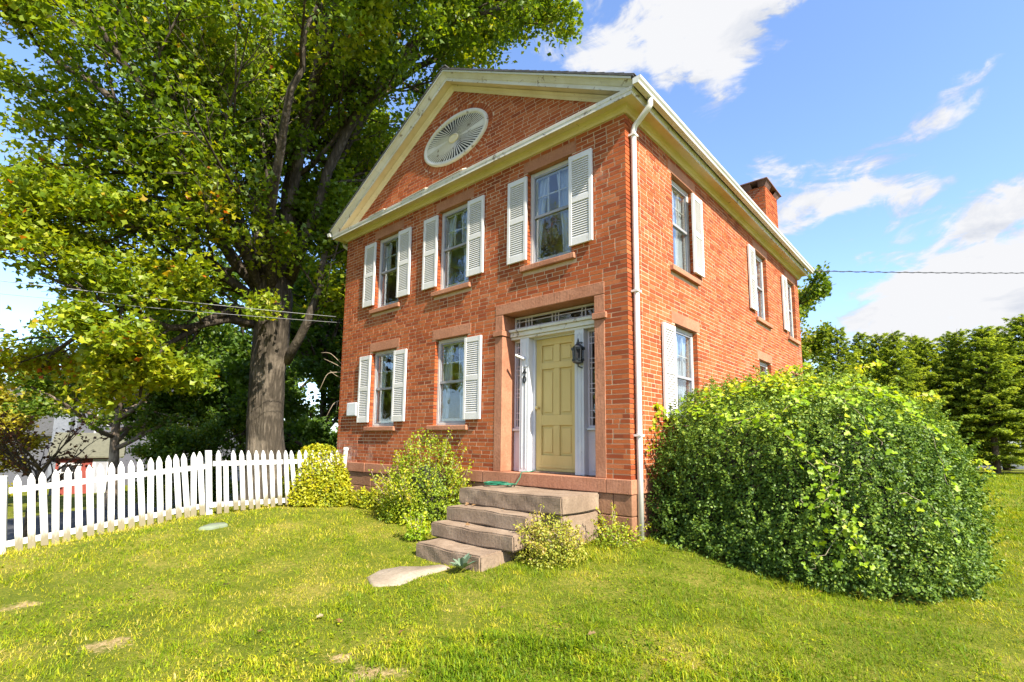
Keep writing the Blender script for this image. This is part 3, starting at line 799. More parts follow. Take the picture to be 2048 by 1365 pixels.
# cornice: bed moulding, soffit and fascia swept round left eave, front and right eave
def sweep(prof, name, mat, cap=True):
    mb = MB(); n = len(prof); v = []
    for o, z in prof: v += [(-o, D+.12, z), (-o, -o, z), (W+o, -o, z), (W+o, D+.12, z)]
    f = []
    for i in range(n-1):
        for s in range(3): f.append((i*4+s, i*4+s+1, (i+1)*4+s+1, (i+1)*4+s))
    mb.add(v, f); o = mb.build(name, mat, house)
    o.data.flip_normals()
    return o
sweep([(-.05, 4.906), (.028, 4.906), (.034, 4.918), (.045, 4.935), (.07, 4.952), (.085, 4.985), (.095, 4.988)], 'bed_moulding', MATS['cream_bounce_trim'])
sweep([(-.05, 4.987), (.22, 4.987), (.222, 4.955)], 'soffit', MATS['cream_bounce_trim'])
sweep([(.222, 4.962), (.222, 4.952), (.238, 4.952), (.240, 5.0), (.246, 5.005), (.252, 5.045), (.252, 5.05)], 'fascia', MATS['white_trim'])
ct = MB(); ct.add([(-.25, -.25, 5.05), (W+.25, -.25, 5.05), (W+.2, -.0, 5.10), (-.2, -.0, 5.10), (-.25, -.25, 5.04), (W+.25, -.25, 5.04), (W+.2, -.0, 5.0), (-.2, -.0, 5.0)],
       [(0, 1, 2, 3), (7, 6, 5, 4), (0, 4, 5, 1), (1, 5, 6, 2), (2, 6, 7, 3), (3, 7, 4, 0)])
ct.build('cornice_top', MATS['worn_trim'], house)
# a few sprung boards along the cornice edge
for x0, x1, tl in ((2.35, 3.05, .03), (3.15, 4.05, .05), (1.2, 1.75, .02)):
    MB().hexa([(x0, -.258, 5.052), (x1, -.262, 5.052+tl*.3), (x1, -.16, 5.075+tl), (x0, -.17, 5.075), (x0, -.258, 5.062), (x1, -.262, 5.062+tl*.3), (x1, -.16, 5.087+tl), (x0, -.17, 5.087)]).build('cornice_board', MATS['worn_trim'], house)
# raking cornice
def rake(prof, name, mat):
    for s in (-1, 1):
        v = []
        for y, z in prof:
            e = min((z-5.045)/SL, 3.76)
            v += [(3.5, y, z), (3.5+s*e, y, z-SL*e)]
        f = [(2*i, 2*i+1, 2*i+3, 2*i+2) for i in range(len(prof)-1)]
        o = MB().add(v, f).build(name, mat, house)
        if s < 0: o.data.flip_normals()
rake([(.02, 6.925), (-.012, 6.925), (-.02, 6.94), (-.035, 6.965), (-.06, 6.985), (-.075, 7.005), (-.085, 7.008)], 'rake_moulding', MATS['cream_bounce_trim'])
rake([(.02, 7.007), (-.19, 7.03), (-.192, 7.02)], 'rake_soffit', MATS['cream_bounce_trim'])
rake([(-.192, 7.03), (-.192, 7.018), (-.208, 7.018), (-.21, 7.075), (-.222, 7.082), (-.235, 7.105), (-.268, 7.15), (-.28, 7.16)], 'rake_fascia', MATS['white_trim'])
rake([(-.27, 7.158), (-.298, 7.158), (-.30, 7.188), (-.27, 7.189)], 'drip_edge', MATS['gutter_white'])
# roof
for s in (-1, 1):
    e = 3.80; y0, y1 = -.312, D+.14; t = .028
    pts = []
    for dz in (7.19, 7.19+t):
        pts += [(3.5, y0, dz), (3.5+s*e, y0, dz-SL*e), (3.5+s*e, y1, dz-SL*e), (3.5, y1, dz)]
    o = MB().hexa(pts).build('roof_slope', MATS['shingle_dark'], house)
    bm = bmesh.new(); bm.from_mesh(o.data); bmesh.ops.recalc_face_normals(bm, faces=bm.faces); bm.to_mesh(o.data); bm.free()
    # rows of shingles standing proud
    sh = MB(); nrow = 26
    for k in range(nrow):
        a = e*(k+.0)/nrow; b = e*(k+1.12)/nrow
        b = min(b, e+.015)
        n = 12
        for j in range(n):
            yy0 = y0+(y1-y0)*j/n+.004; yy1 = y0+(y1-y0)*(j+1)/n-.004
            j1 = random.uniform(-.002, .003)
            sh.hexa([(3.5+s*a, yy0, 7.219-SL*a), (3.5+s*b, yy0, 7.219-SL*b), (3.5+s*b, yy1, 7.219-SL*b), (3.5+s*a, yy1, 7.219-SL*a),
                     (3.5+s*a, yy0, 7.222-SL*a), (3.5+s*b, yy0, 7.231+j1-SL*b), (3.5+s*b, yy1, 7.231+j1-SL*b), (3.5+s*a, yy1, 7.222-SL*a)])
    tag(sh.build('shingle_rows', MATS['shingle_dark'], o), kind='stuff')
MB().bar((3.5, -.315, 7.232), (3.5, D+.14, 7.232), .16, .02).build('ridge_cap', MATS['shingle_dark'], house)
# rear gable (closed)
MB().add([(.05, D-.05, 4.9), (W-.05, D-.05, 4.9), (W-.05, D-.05, 5.2), (3.5, D-.05, 7.1), (.05, D-.05, 5.2)], [(4, 3, 2, 1, 0)]).build('rear_gable', MATS['mortar'], house)
# gutters
for s in (-1, 1):
    X = (lambda v: W+v) if s > 0 else (lambda v: -v)
    prof = [(.285, 5.105), (.285, 5.022), (.362, 5.02), (.372, 5.05), (.392, 5.075), (.396, 5.108), (.388, 5.112), (.382, 5.105), (.362, 5.04), (.293, 5.03), (.291, 5.105)]
    y0, y1 = -.30, D+.13; v = []
    for o_, z_ in prof: v += [(X(o_), y0, z_), (X(o_), y1, z_)]
    n = len(prof); f = [(2*i, 2*i+1, (2*i+3) % (2*n), (2*i+2) % (2*n)) for i in range(n)]
    o = MB().add(v, f).build('gutter', MATS['gutter_white'], house)
    MB().add([(X(o_), y0-.002, z_) for o_, z_ in prof[:6]]+[(X(o_), y0+.004, z_) for o_, z_ in prof[:6]],
             [tuple(range(6)), tuple(range(11, 5, -1))]+[(i, (i+1) % 6, 6+(i+1) % 6, 6+i) for i in range(6)]).build('gutter_end', MATS['gutter_white'], house)
    MB().add([(X(o_), y1+.002, z_) for o_, z_ in prof[:6]]+[(X(o_), y1-.004, z_) for o_, z_ in prof[:6]],
             [tuple(range(6)), tuple(range(11, 5, -1))]+[(i, (i+1) % 6, 6+(i+1) % 6, 6+i) for i in range(6)]).build('gutter_end', MATS['gutter_white'], house)
# downspout
ds = [(7.325, .10, 5.03), (7.325, .10, 4.93), (7.30, .10, 4.90), (7.16, .12, 4.80), (7.085, .13, 4.75), (7.055, .135, 4.68), (7.055, .135, 4.55), (7.055, .135, 2.45), (7.055, .135, .5), (7.055, .135, -.75)]
MB().tube(ds, [.038, .038, .04, .038, .04, .04, .037, .037, .037, .037], 12).build('downspout', MATS['downspout_white'], house, smooth=True)
for zz in (4.62, 2.43, .55):
    MB().box(7.0, 7.10, .085, .185, zz-.014, zz+.014).build('downspout_strap', MATS['downspout_white'], house)
dl = [(-.325, .10, 5.03), (-.325, .10, 4.93), (-.29, .10, 4.89), (-.12, .12, 4.78), (-.06, .13, 4.70), (-.055, .135, 4.5), (-.055, .135, -.7)]
MB().tube(dl, .037, 12).build('downspout', MATS['downspout_white'], house, smooth=True)
# oval louvre in the gable
cx, cz, ea, eb = LOUV
n = 72; mb = MB(); prof = [(0, .03), (0, -.03), (-.03, -.045), (-.06, -.04), (-.085, -.022), (-.085, .03)]
v = []
for k in range(n):
    t = 2*math.pi*k/n
    for e, y in prof: v.append((cx+(ea+e)*math.cos(t), y, cz+(eb+e)*math.sin(t)))
m_ = len(prof); f = []
for k in range(n):
    for i in range(m_-1):
        a = k*m_+i; b = ((k+1) % n)*m_+i; f.append((a, a+1, b+1, b))
louv = MB().add(v, f).build('gable_louvre', MATS['white_trim'], house, smooth=True)
ed = MB().add([(cx+(ea-.05)*math.cos(2*math.pi*k/n), -.006, cz+(eb-.05)*math.sin(2*math.pi*k/n)) for k in range(n)], [tuple(range(n))]).build('louvre_back', MATS['dark_interior'], louv)
if ed.data.polygons[0].normal[1] > 0: ed.data.flip_normals()
nb = 60
for k in range(nb):
    t = 2*math.pi*(k+.5)/nb; c_, s_ = math.cos(t), math.sin(t)
    p0 = np.array([cx+.11*c_, -.024, cz+.065*s_]); p1 = np.array([cx+(ea-.07)*c_, -.024, cz+(eb-.07)*s_])
    perp = np.array([-(p1-p0)[2], 0, (p1-p0)[0]]); perp /= np.linalg.norm(perp)
    w0, w1 = .0035, .0125
    if k % 30 in (0, 29): w1 = .026
    tilt = .0015
    b = MB().hexa([p0-perp*w0+[0, .004, 0], p0+perp*w0+[0, .012, 0], p1+perp*w1+[0, .004+tilt*.8, 0], p1-perp*w1+[0, .004-tilt, 0],
                   p0-perp*w0+[0, -.002, 0], p0+perp*w0+[0, .006, 0], p1+perp*w1+[0, -.002+tilt*.8, 0], p1-perp*w1+[0, -.002-tilt, 0]])
    b.build('louvre_blade', MATS['white_trim'], louv)
hub = MB(); nn = 32
ring = lambda a, b, y: [(cx+a*math.cos(2*math.pi*k/nn), y, cz+b*math.sin(2*math.pi*k/nn)) for k in range(nn)]
hub.v = ring(.13, .085, .0)+ring(.13, .085, -.034)+ring(.105, .066, -.046)+ring(.09, .056, -.036)
hub.f = [(i*nn+k, i*nn+(k+1) % nn, (i+1)*nn+(k+1) % nn, (i+1)*nn+k) for i in range(3) for k in range(nn)]+[tuple(3*nn+k for k in range(nn))]
hub.build('louvre_hub', MATS['cream_bounce_trim'], louv)
# chimney
ch = empty('chimney_stack', (6.7, 7.6, 5.0)); ch.parent = house; ch.matrix_parent_inverse = parent_inverse(house); 
cx0, cx1, cy0, cy1, ctop = 6.45, 6.90, 7.06, 8.10, 6.70
MB().box(cx0+.008, cx1-.008, cy0+.008, cy1-.008, 4.95, ctop-.01).build('chimney_core', MATS['mortar'], ch)
cb = MB(); z = 4.95; k = 0; r = random.Random(4)
while z < ctop-.03:
    for (a0, a1, fixed, ax) in ((cx0, cx1, cy0, 'x'), (cx0, cx1, cy1, 'x'), (cy0+.1, cy1-.1, cx0, 'y'), (cy0+.1, cy1-.1, cx1, 'y')):
        u = a0-(k % 2)*.1
        while u < a1:
            L = BL*(.95+.1*r.random()); p, q = max(u, a0), min(u+L-JT, a1); u += L
            if q-p < .02: continue
            j = r.uniform(-.004, .004)
            if ax == 'x':
                s = 1 if fixed == cy0 else -1
                cb.box(p, q, fixed+j, fixed+s*.1, z, z+CH-JT)
            else:
                s = 1 if fixed == cx0 else -1
                cb.box(fixed+j, fixed+s*.1, p, q, z, z+CH-JT)
    z += CH; k += 1
tag(cb.build('chimney_bricks', MATS['brick'], ch), kind='stuff')
for x in (cx0+.05, cx1-.05):
    for y in (cy0+.06, cy1-.06):
        MB().box(x-.05, x+.05, y-.06, y+.06, ctop-.01, 6.83).build('cap_pier', MATS['rust_metal'], ch)
for (a, b) in (((cx0, cy0), (cx1, cy0)), ((cx1, cy0), (cx1, cy1)), ((cx1, cy1), (cx0, cy1)), ((cx0, cy1), (cx0, cy0))):
    mx_, my_ = (cx0+cx1)/2, (cy0+cy1)/2
    g = lambda p, s: (mx_+(p[0]-mx_)*s, my_+(p[1]-my_)*s)
    a2, b2 = (a[0]+(.07 if a[0] > mx_ else -.07), a[1]+(.09 if a[1] > my_ else -.09)), (b[0]+(.07 if b[0] > mx_ else -.07), b[1]+(.09 if b[1] > my_ else -.09))
    for s0, s1 in ((.0, .35), (.65, 1.0)):
        L = lambda p, q, t: (p[0]+(q[0]-p[0])*t, p[1]+(q[1]-p[1])*t)
        p0, p1 = L(a, b, s0), L(a, b, s1); q0, q1 = L(a2, b2, s0), L(a2, b2, s1)
        MB().add([(*p0, ctop+.02), (*p1, ctop+.02), (*q1, 6.83), (*q0, 6.83)], [(0, 1, 2, 3)]).build('cap_skirt', MATS['rust_metal'], ch)
MB().box(cx0-.09, cx1+.09, cy0-.12, cy1+.12, 6.83, 6.865).build('chimney_cap', MATS['rust_metal'], ch, bevel=.008)

# ------------------------------------------------------------------ things on the house front
L0 = np.array([6.165, .09, 1.56])
lan = empty('wall_lantern', (L0[0], L0[1]+.1, L0[2])); tag(lan, 'black six sided wall lantern mounted beside the yellow door', 'lantern')
def hexring(r_, z_, c_=L0): return [(c_[0]+.74*r_*math.cos(math.pi/6+k*math.pi/3), c_[1]+.74*r_*math.sin(math.pi/6+k*math.pi/3), c_[2]+.85*z_) for k in range(6)]
def hexloft(rs, name, mat, caps=True):
    mb = MB(); v = []; f = []
    for r_, z_ in rs: v += hexring(r_, z_)
    for i in range(len(rs)-1):
        for k in range(6): f.append((i*6+k, i*6+(k+1) % 6, (i+1)*6+(k+1) % 6, (i+1)*6+k))
    f += [tuple(range(5, -1, -1)), tuple((len(rs)-1)*6+k for k in range(6))]
    return mb.add(v, f).build(name, mat, lan)
hexloft([(.02, -.03), (.05, -.015), (.095, .0), (.098, .02), (.085, .03)], 'lantern_base', MATS['black_metal'])
hexloft([(.098, .245), (.108, .255), (.10, .27), (.05, .31), (.03, .33), (.032, .345), (.012, .36), (.018, .375), (.006, .41)], 'lantern_cap', MATS['black_metal'])
hexloft([(.072, .03), (.085, .245)], 'lantern_glass', MATS['dark_interior'])
for k in range(6):
    a = hexring(.088, .025)[k]; b = hexring(.101, .25)[k]; MB().bar(a, b, .02, .02).build('lantern_bar', MATS['black_metal'], lan)
    a2 = hexring(.086, .03)[(k+1) % 6]; b2 = hexring(.099, .25)[(k+1) % 6]
    MB().bar((np.array(a)+a2)/2*1.0, (np.array(a)+a2)/2+np.array([0, 0, .03]), .08, .006).build('lantern_bar', MATS['black_metal'], lan)
    MB().bar((np.array(b)+b2)/2-np.array([0, 0, .03]), (np.array(b)+b2)/2, .09, .006).build('lantern_bar', MATS['black_metal'], lan)
MB().tube([(L0[0], L0[1]+.06, L0[2]+.30), (L0[0], L0[1]+.10, L0[2]+.30)], .012, 8).build('lantern_arm', MATS['black_metal'], lan)
MB().tube([(L0[0], L0[1]-.0, L0[2]-.03), (L0[0], L0[1], L0[2]-.05), (L0[0], L0[1]+.08, L0[2]-.06), (L0[0], L0[1]+.1, L0[2]-.06)], .01, 8).build('lantern_arm', MATS['black_metal'], lan)
hn = empty('house_number', (5.11, .17, 1.36)); tag(hn, 'black house number 40 on the white door post', 'number')
def glyph(txt, x, z, size, sx=.8):
    cu = bpy.data.curves.new('digit', 'FONT'); cu.body = txt; cu.size = size; cu.extrude = .003; cu.offset = .006; cu.align_x = 'CENTER'
    t = bpy.data.objects.new('digit_tmp', cu); COL.objects.link(t)
    dg = bpy.context.evaluated_depsgraph_get(); me = bpy.data.meshes.new_from_object(t.evaluated_get(dg))
    bpy.data.objects.remove(t)
    me.transform(Matrix.Translation((x, .183-.004, z)) @ Matrix.Rotation(math.pi/2, 4, 'X') @ Matrix.Diagonal((sx, 1, 1, 1)))
    me.materials.clear()
    link('digit', me, hn, MATS['black_metal'])
glyph('4', 5.11, 1.475, .155, .9); glyph('0', 5.11, 1.355, .155, .9)
MB().box(5.085, 5.165, .181, .187, 1.60, 1.607).build('number_rail', MATS['black_metal'], hn)
sc = empty('security_camera', (5.10, .19, 1.74)); tag(sc, 'small white security camera on the post left of the door', 'camera')
MB().tube([(5.10, .19, 1.74), (5.10, .16, 1.74)], .022, 12).build('camera_mount', MATS['utility_grey'], sc)
MB().tube([(5.10, .16, 1.735), (5.05, .10, 1.765), (5.02, .06, 1.785)], [.018, .02, .02], 12).build('camera_body', MATS['shutter_white'], sc)
MB().tube([(5.023, .064, 1.7835), (5.017, .056, 1.788)], [.015, .013], 12).build('camera_lens', MATS['black_metal'], sc)
ub = empty('utility_box', (.61, 0, .94)); tag(ub, 'pale grey metal utility box on the brick wall left of the shutters', 'utility box')
MB().box(.435, .80, -.07, -.004, .945, 1.225).build('box_body', MATS['utility_grey'], ub, bevel=.008)
MB().box(.45, .785, -.078, -.0705, .96, 1.21).build('box_cover', MATS['utility_grey'], ub, bevel=.004)

# ------------------------------------------------------------------ front steps
steps = empty('front_steps', (5.5, -.8, -.95)); tag(steps, 'four worn brownstone steps leading up to the yellow door', 'steps')
def slab(x0, x1, y0, y1, z0, z1, seed, skew=0.0, mat='step_stone', name='step', parent=steps):
    me = MB().box(x0, x1, y0, y1, z0, z1).mesh(name)
    bm = bmesh.new(); bm.from_mesh(me)
    bmesh.ops.bevel(bm, geom=bm.edges[:], offset=.018, segments=2, affect='EDGES')
    bmesh.ops.subdivide_edges(bm, edges=[e for e in bm.edges if e.calc_length() > .15], cuts=9, use_grid_fill=True)
    r = random.Random(seed); ph = [r.uniform(0, 6) for _ in range(6)]
    for v in bm.verts:
        x, y, z = v.co
        v.co.z += .006*math.sin(x*5+ph[0])+.004*math.sin(x*13+y*7+ph[1])+skew*(x-x0)
        v.co.y += .006*math.sin(x*7+ph[2])+.004*math.sin(z*30+x*17+ph[3])
        v.co.x += .006*math.sin(y*9+z*11+ph[4])
    bm.to_mesh(me); bm.free()
    return link(name, me, parent, MATS[mat])
slab(4.80, 6.57, -.86, -.037, -.41, -.195, 1)
slab(4.84, 6.26, -1.13, -.45, -.60, -.415, 2)
slab(4.88, 6.30, -1.41, -.75, -.78, -.602, 3)
slab(5.03, 6.14, -1.77, -1.1, -1.0, -.785, 4)
slab(4.9, 6.555, -.82, -.04, -1.1, -.415, 5)
# coiled green cord on the landing
cp = []
for k in range(220):
    t = k*.17; rr = .16+.035*math.sin(t*1.7)+.02*math.sin(t*.43)
    cp.append((5.06+rr*1.25*math.cos(t), -.33+rr*.75*math.sin(t), -.178+.022*abs(math.sin(t*.9))+.00012*k))
cp += [(5.30, -.22, -.15), (5.28, -.10, -.06), (5.26, -.055, .01), (5.255, .0, .014), (5.25, .10, .012), (5.245, .20, .014), (5.24, .28, .03)]
tag(MB().tube(cp, .0075, 6).build('extension_cable', MATS['cord_green'], None, smooth=True), 'thin green extension cable coiled on the top step', 'cable')
# flagstone set in the lawn
def flat_stone(name, pts, lift, thick, mat, label, cat):
    c = np.mean(pts, axis=0); n = 28; out = []
    P_ = np.array(pts)
    for k in range(n):
        t = k/n*len(P_); i = int(t); a, b = P_[i % len(P_)], P_[(i+1) % len(P_)]; q = a+(b-a)*(t-i); q = c+(q-c)*(1-.06*math.sin(3*t+1)*math.cos(t*2))
        out.append(q)
    zt = [gz(q[0], q[1])+lift for q in out]
    v = [(q[0], q[1], z_) for q, z_ in zip(out, zt)]+[(c[0]+(q[0]-c[0])*.93, c[1]+(q[1]-c[1])*.93, z_+.014) for q, z_ in zip(out, zt)]+[(q[0], q[1], z_-thick) for q, z_ in zip(out, zt)]+[(c[0], c[1], float(np.mean(zt))+.016)]
    f = [(k, (k+1) % n, n+(k+1) % n, n+k) for k in range(n)]+[(2*n+k, 2*n+(k+1) % n, (k+1) % n, k) for k in range(n)]+[(n+k, n+(k+1) % n, 3*n) for k in range(n)]
    tag(MB().add(v, f).build(name, mat, None, smooth=True), label, cat)
flag_pts = [hit_ground(*q)[:2] for q in [(728, 1158), (748, 1176), (800, 1172), (850, 1152), (900, 1138), (880, 1132), (800, 1136), (757, 1144)]]
flat_stone('flagstone', flag_pts, .008, .06, MATS['flagstone'], 'pale worn flagstone set in the grass before the steps', 'flagstone')
slab_pts = [hit_ground(*q)[:2] for q in [(395, 1061), (425, 1060), (456, 1053), (450, 1050), (420, 1052)]]
flat_stone('ground_slab', slab_pts, .02, .1, MATS['pale_slab'], 'small pale green slab lying in the grass near the fence', 'slab')
# ------------------------------------------------------------------ picket fence
fence = empty('picket_fence', (1.5, -3.0, -.72)); tag(fence, 'weathered white picket fence sloping along the left of the lawn', 'fence')
fw = MATS['fence_white']
def on_line(px, A, Bp):
    d = FW + RT*(px-PPX)/FPX - UP*(960-PPY)/FPX
    A = np.array(A); Bp = np.array(Bp); e = Bp-A
    M_ = np.array([[d[0], -e[0]], [d[1], -e[1]]]); t, s = np.linalg.solve(M_, A-CAM[:2])
    return A+s*e
def z_at(p, py):
    lo = project(np.array([[p[0], p[1], -1.0], [p[0], p[1], 0.5]])); t = (py-lo[0, 1])/(lo[1, 1]-lo[0, 1]); return -1+1.5*t
fA, fB, fC, fD = (1.16, -5.35), (1.53, -2.98), (1.62, -2.86), (1.62, -.66)
px_left = [x/4.55 for x in (205, 322, 428, 536, 640, 741, 840, 934, 1030, 1119, 1209, 1296, 1381, 1463, 1541, 1620, 1693, 1765, 1833)]
top_left = lambda px: np.interp(px, [45, 94, 141, 183, 245, 321, 403], [951.4, 945.5, 936, 931, 924.5, 914, 904])
rr_ = random.Random(21); LEAN = -.105
def picket(p, ang, zb, zt, w=.072, t=.02):
    prof = [(-w/2, zb), (w/2, zb), (w/2, zt-.085), (w*.34, zt-.045), (w*.10, zt-.004), (0, zt), (-w*.10, zt-.004), (-w*.34, zt-.045), (-w/2, zt-.085)]
    c, s = math.cos(ang), math.sin(ang); lean = LEAN+rr_.gauss(0, .015); lean2 = rr_.gauss(0, .012); zc = (zb+zt)/2
    v = []
    for off in (-t/2, t/2):
        for u, z in prof:
            du = u+lean*(z-zc); dn = off+lean2*(z-zb)
            v.append((p[0]+c*du-s*dn, p[1]+s*du+c*dn, z))
    n = len(prof)
    MB().add(v, [tuple(range(n)), tuple(range(2*n-1, n-1, -1))]+[(i, n+i, n+(i+1) % n, (i+1) % n) for i in range(n)]).build('picket', fw, fence).data.attributes.new('soil', 'FLOAT', 'POINT').data.foreach_set('value', np.array(([1.3, 1.3]+[-.6]*(n-2))*2, np.float32))
angL = math.atan2(fB[1]-fA[1], fB[0]-fA[0]); angR = math.atan2(fD[1]-fC[1], fD[0]-fC[0])
nL = np.array([math.sin(angL), -math.cos(angL)]); nR = np.array([math.sin(angR), -math.cos(angR)])   # towards the camera
for px in px_left:
    p = on_line(px, fA, fB); picket(p, angL, gz(*p)-.01+rr_.uniform(0, .04), z_at(p, float(top_left(px))), .074)
px_right = [380+x/4.876 for x in (282, 358, 435, 509, 583, 655, 727, 800, 868, 938, 1008, 1075, 1140, 1205, 1268, 1330, 1392, 1452)]
for i, px in enumerate(px_right):
    p = on_line(px, fC, fD); zt = z_at(p, 901.5 if i != 1 else 921)
    if i > 9: zt -= .0
    picket(p, angR, gz(*p)-.01+rr_.uniform(0, .05), zt, .068)
def post(p, ang, zt, w=.10):
    c, s = math.cos(ang), math.sin(ang); zb = gz(*p)-.15; h = w/2
    q = [(-h, -h), (h, -h), (h, h), (-h, h)]
    v = [(p[0]+c*(a+LEAN*.8*(z-(zb+zt)/2))-s*b, p[1]+s*(a+LEAN*.8*(z-(zb+zt)/2))+c*b, z) for z in (zb, zt) for a, b in q]
    MB().hexa(v).build('post', fw, fence, bevel=.008)
pm = on_line(419, fA, fB)+nL*(-.02); post(pm, angL, z_at(pm, 902), .085)
pl = on_line(9, fA, fB)-nL*.0; post(pl, angL, z_at(pl, 954), .14)
p2_ = on_line(-120, fA, fB); 
def rail(a, b, za_, zb_, ang, nrm, h=.075):
    a = np.array(a)-nrm*.035; b = np.array(b)-nrm*.035
    MB().bar((a[0], a[1], za_), (b[0], b[1], zb_), .035, h).build('rail', fw, fence, bevel=.004)
a_, b_ = on_line(20, fA, fB), on_line(415, fA, fB)
rail(a_, b_, z_at(a_, 984), z_at(b_, 934), angL, nL); rail(a_, b_, z_at(a_, 1092), z_at(b_, 1013), angL, nL)
a_, b_ = on_line(425, fC, fD), on_line(688, fC, fD)
rail(a_, b_, z_at(a_, 929), z_at(b_, 922), angR, nR); rail(a_, b_, z_at(a_, 1012), z_at(b_, 995), angR, nR)
# section that goes on beyond the frame
for k in range(5):
    p = np.array(fA)+(np.array(fA)-np.array(fB))/2.4*(.13*(k+1)+.10); picket(p, angL, gz(*p), gz(*p)+.93)
a_, b_ = np.array(fA)+(np.array(fA)-np.array(fB))/2.4*.9, on_line(0, fA, fB)
rail(a_, b_, gz(*a_)+.72, gz(*b_)+.72, angL, nL); rail(a_, b_, gz(*a_)+.12, gz(*b_)+.12, angL, nL)
pole = empty('leaning_pole', (1.41, -.68, -.70)); tag(pole, 'white round capped pole leaning beside the house corner', 'pole')
p0, p1 = np.array([1.40, -.69, -.85]), np.array([1.56, -.71, .26])
MB().tube([p0, p1], .042, 14).build('pole_shaft', MATS['downspout_white'], pole, smooth=False)
MB().tube([p1, p1+(p1-p0)*.035, p1+(p1-p0)*.045], [.05, .05, .035], 14).build('pole_cap', MATS['downspout_white'], pole)

# ------------------------------------------------------------------ foliage tools
def unit_rows(v): return v/(np.linalg.norm(v, axis=-1, keepdims=True)+1e-9)
def leaf_mesh(name, c, nrm, size, tint, g, shape='diamond', aspect=.62, axis=None, fold=.12):
    n = len(c); nrm = unit_rows(nrm)
    a = g.normal(size=(n, 3)) if axis is None else axis + g.normal(size=(n, 3))*.25
    t = unit_rows(a - nrm*(a*nrm).sum(-1, keepdims=True)); b = np.cross(nrm, t)
    S = np.broadcast_to(np.asarray(size), (n,))[:, None]
    if shape == 'diamond':
        loc = np.array([(-.5, 0, 0), (.02, -.5*aspect, fold), (.5, 0, 0), (.02, .5*aspect, fold)])
        tri = np.array([(0, 1, 2), (0, 2, 3)])
    elif shape == 'maple':
        loc = np.array([(-.45, 0, 0), (-.12, -.50, .10), (.10, -.20, .03), (.30, -.33, .08), (.55, 0, -.05), (.30, .33, .08), (.10, .20, .03), (-.12, .50, .10)])
        tri = np.array([(0, 1, 2), (2, 3, 4), (0, 2, 4), (0, 4, 6), (4, 5, 6), (0, 6, 7)])
    elif shape == 'lobe':
        loc = np.array([(-.42, 0, 0), (-.05, -.48, .10), (.14, -.16, .02), (.55, 0, -.04), (.14, .16, .02), (-.05, .48, .10)])
        tri = np.array([(0, 1, 2), (0, 2, 3), (0, 3, 4), (0, 4, 5)])
    elif shape == 'oval':
        loc = np.array([(-.5, 0, 0), (-.2, -.42*aspect, fold), (.22, -.42*aspect, fold), (.5, 0, 0), (.22, .42*aspect, fold), (-.2, .42*aspect, fold)])
        tri = np.array([(0, 1, 2), (0, 2, 3), (0, 3, 4), (0, 4, 5)])
    k = len(loc)
    V = c[:, None, :] + S[:, None]*(loc[None, :, 0:1]*t[:, None] + loc[None, :, 1:2]*b[:, None] + loc[None, :, 2:3]*nrm[:, None])
    F = (np.arange(n)[:, None, None]*k + tri[None]).reshape(-1, 3)
    return np_mesh(name, V.reshape(-1, 3), F, {'tint': np.repeat(tint, k)})
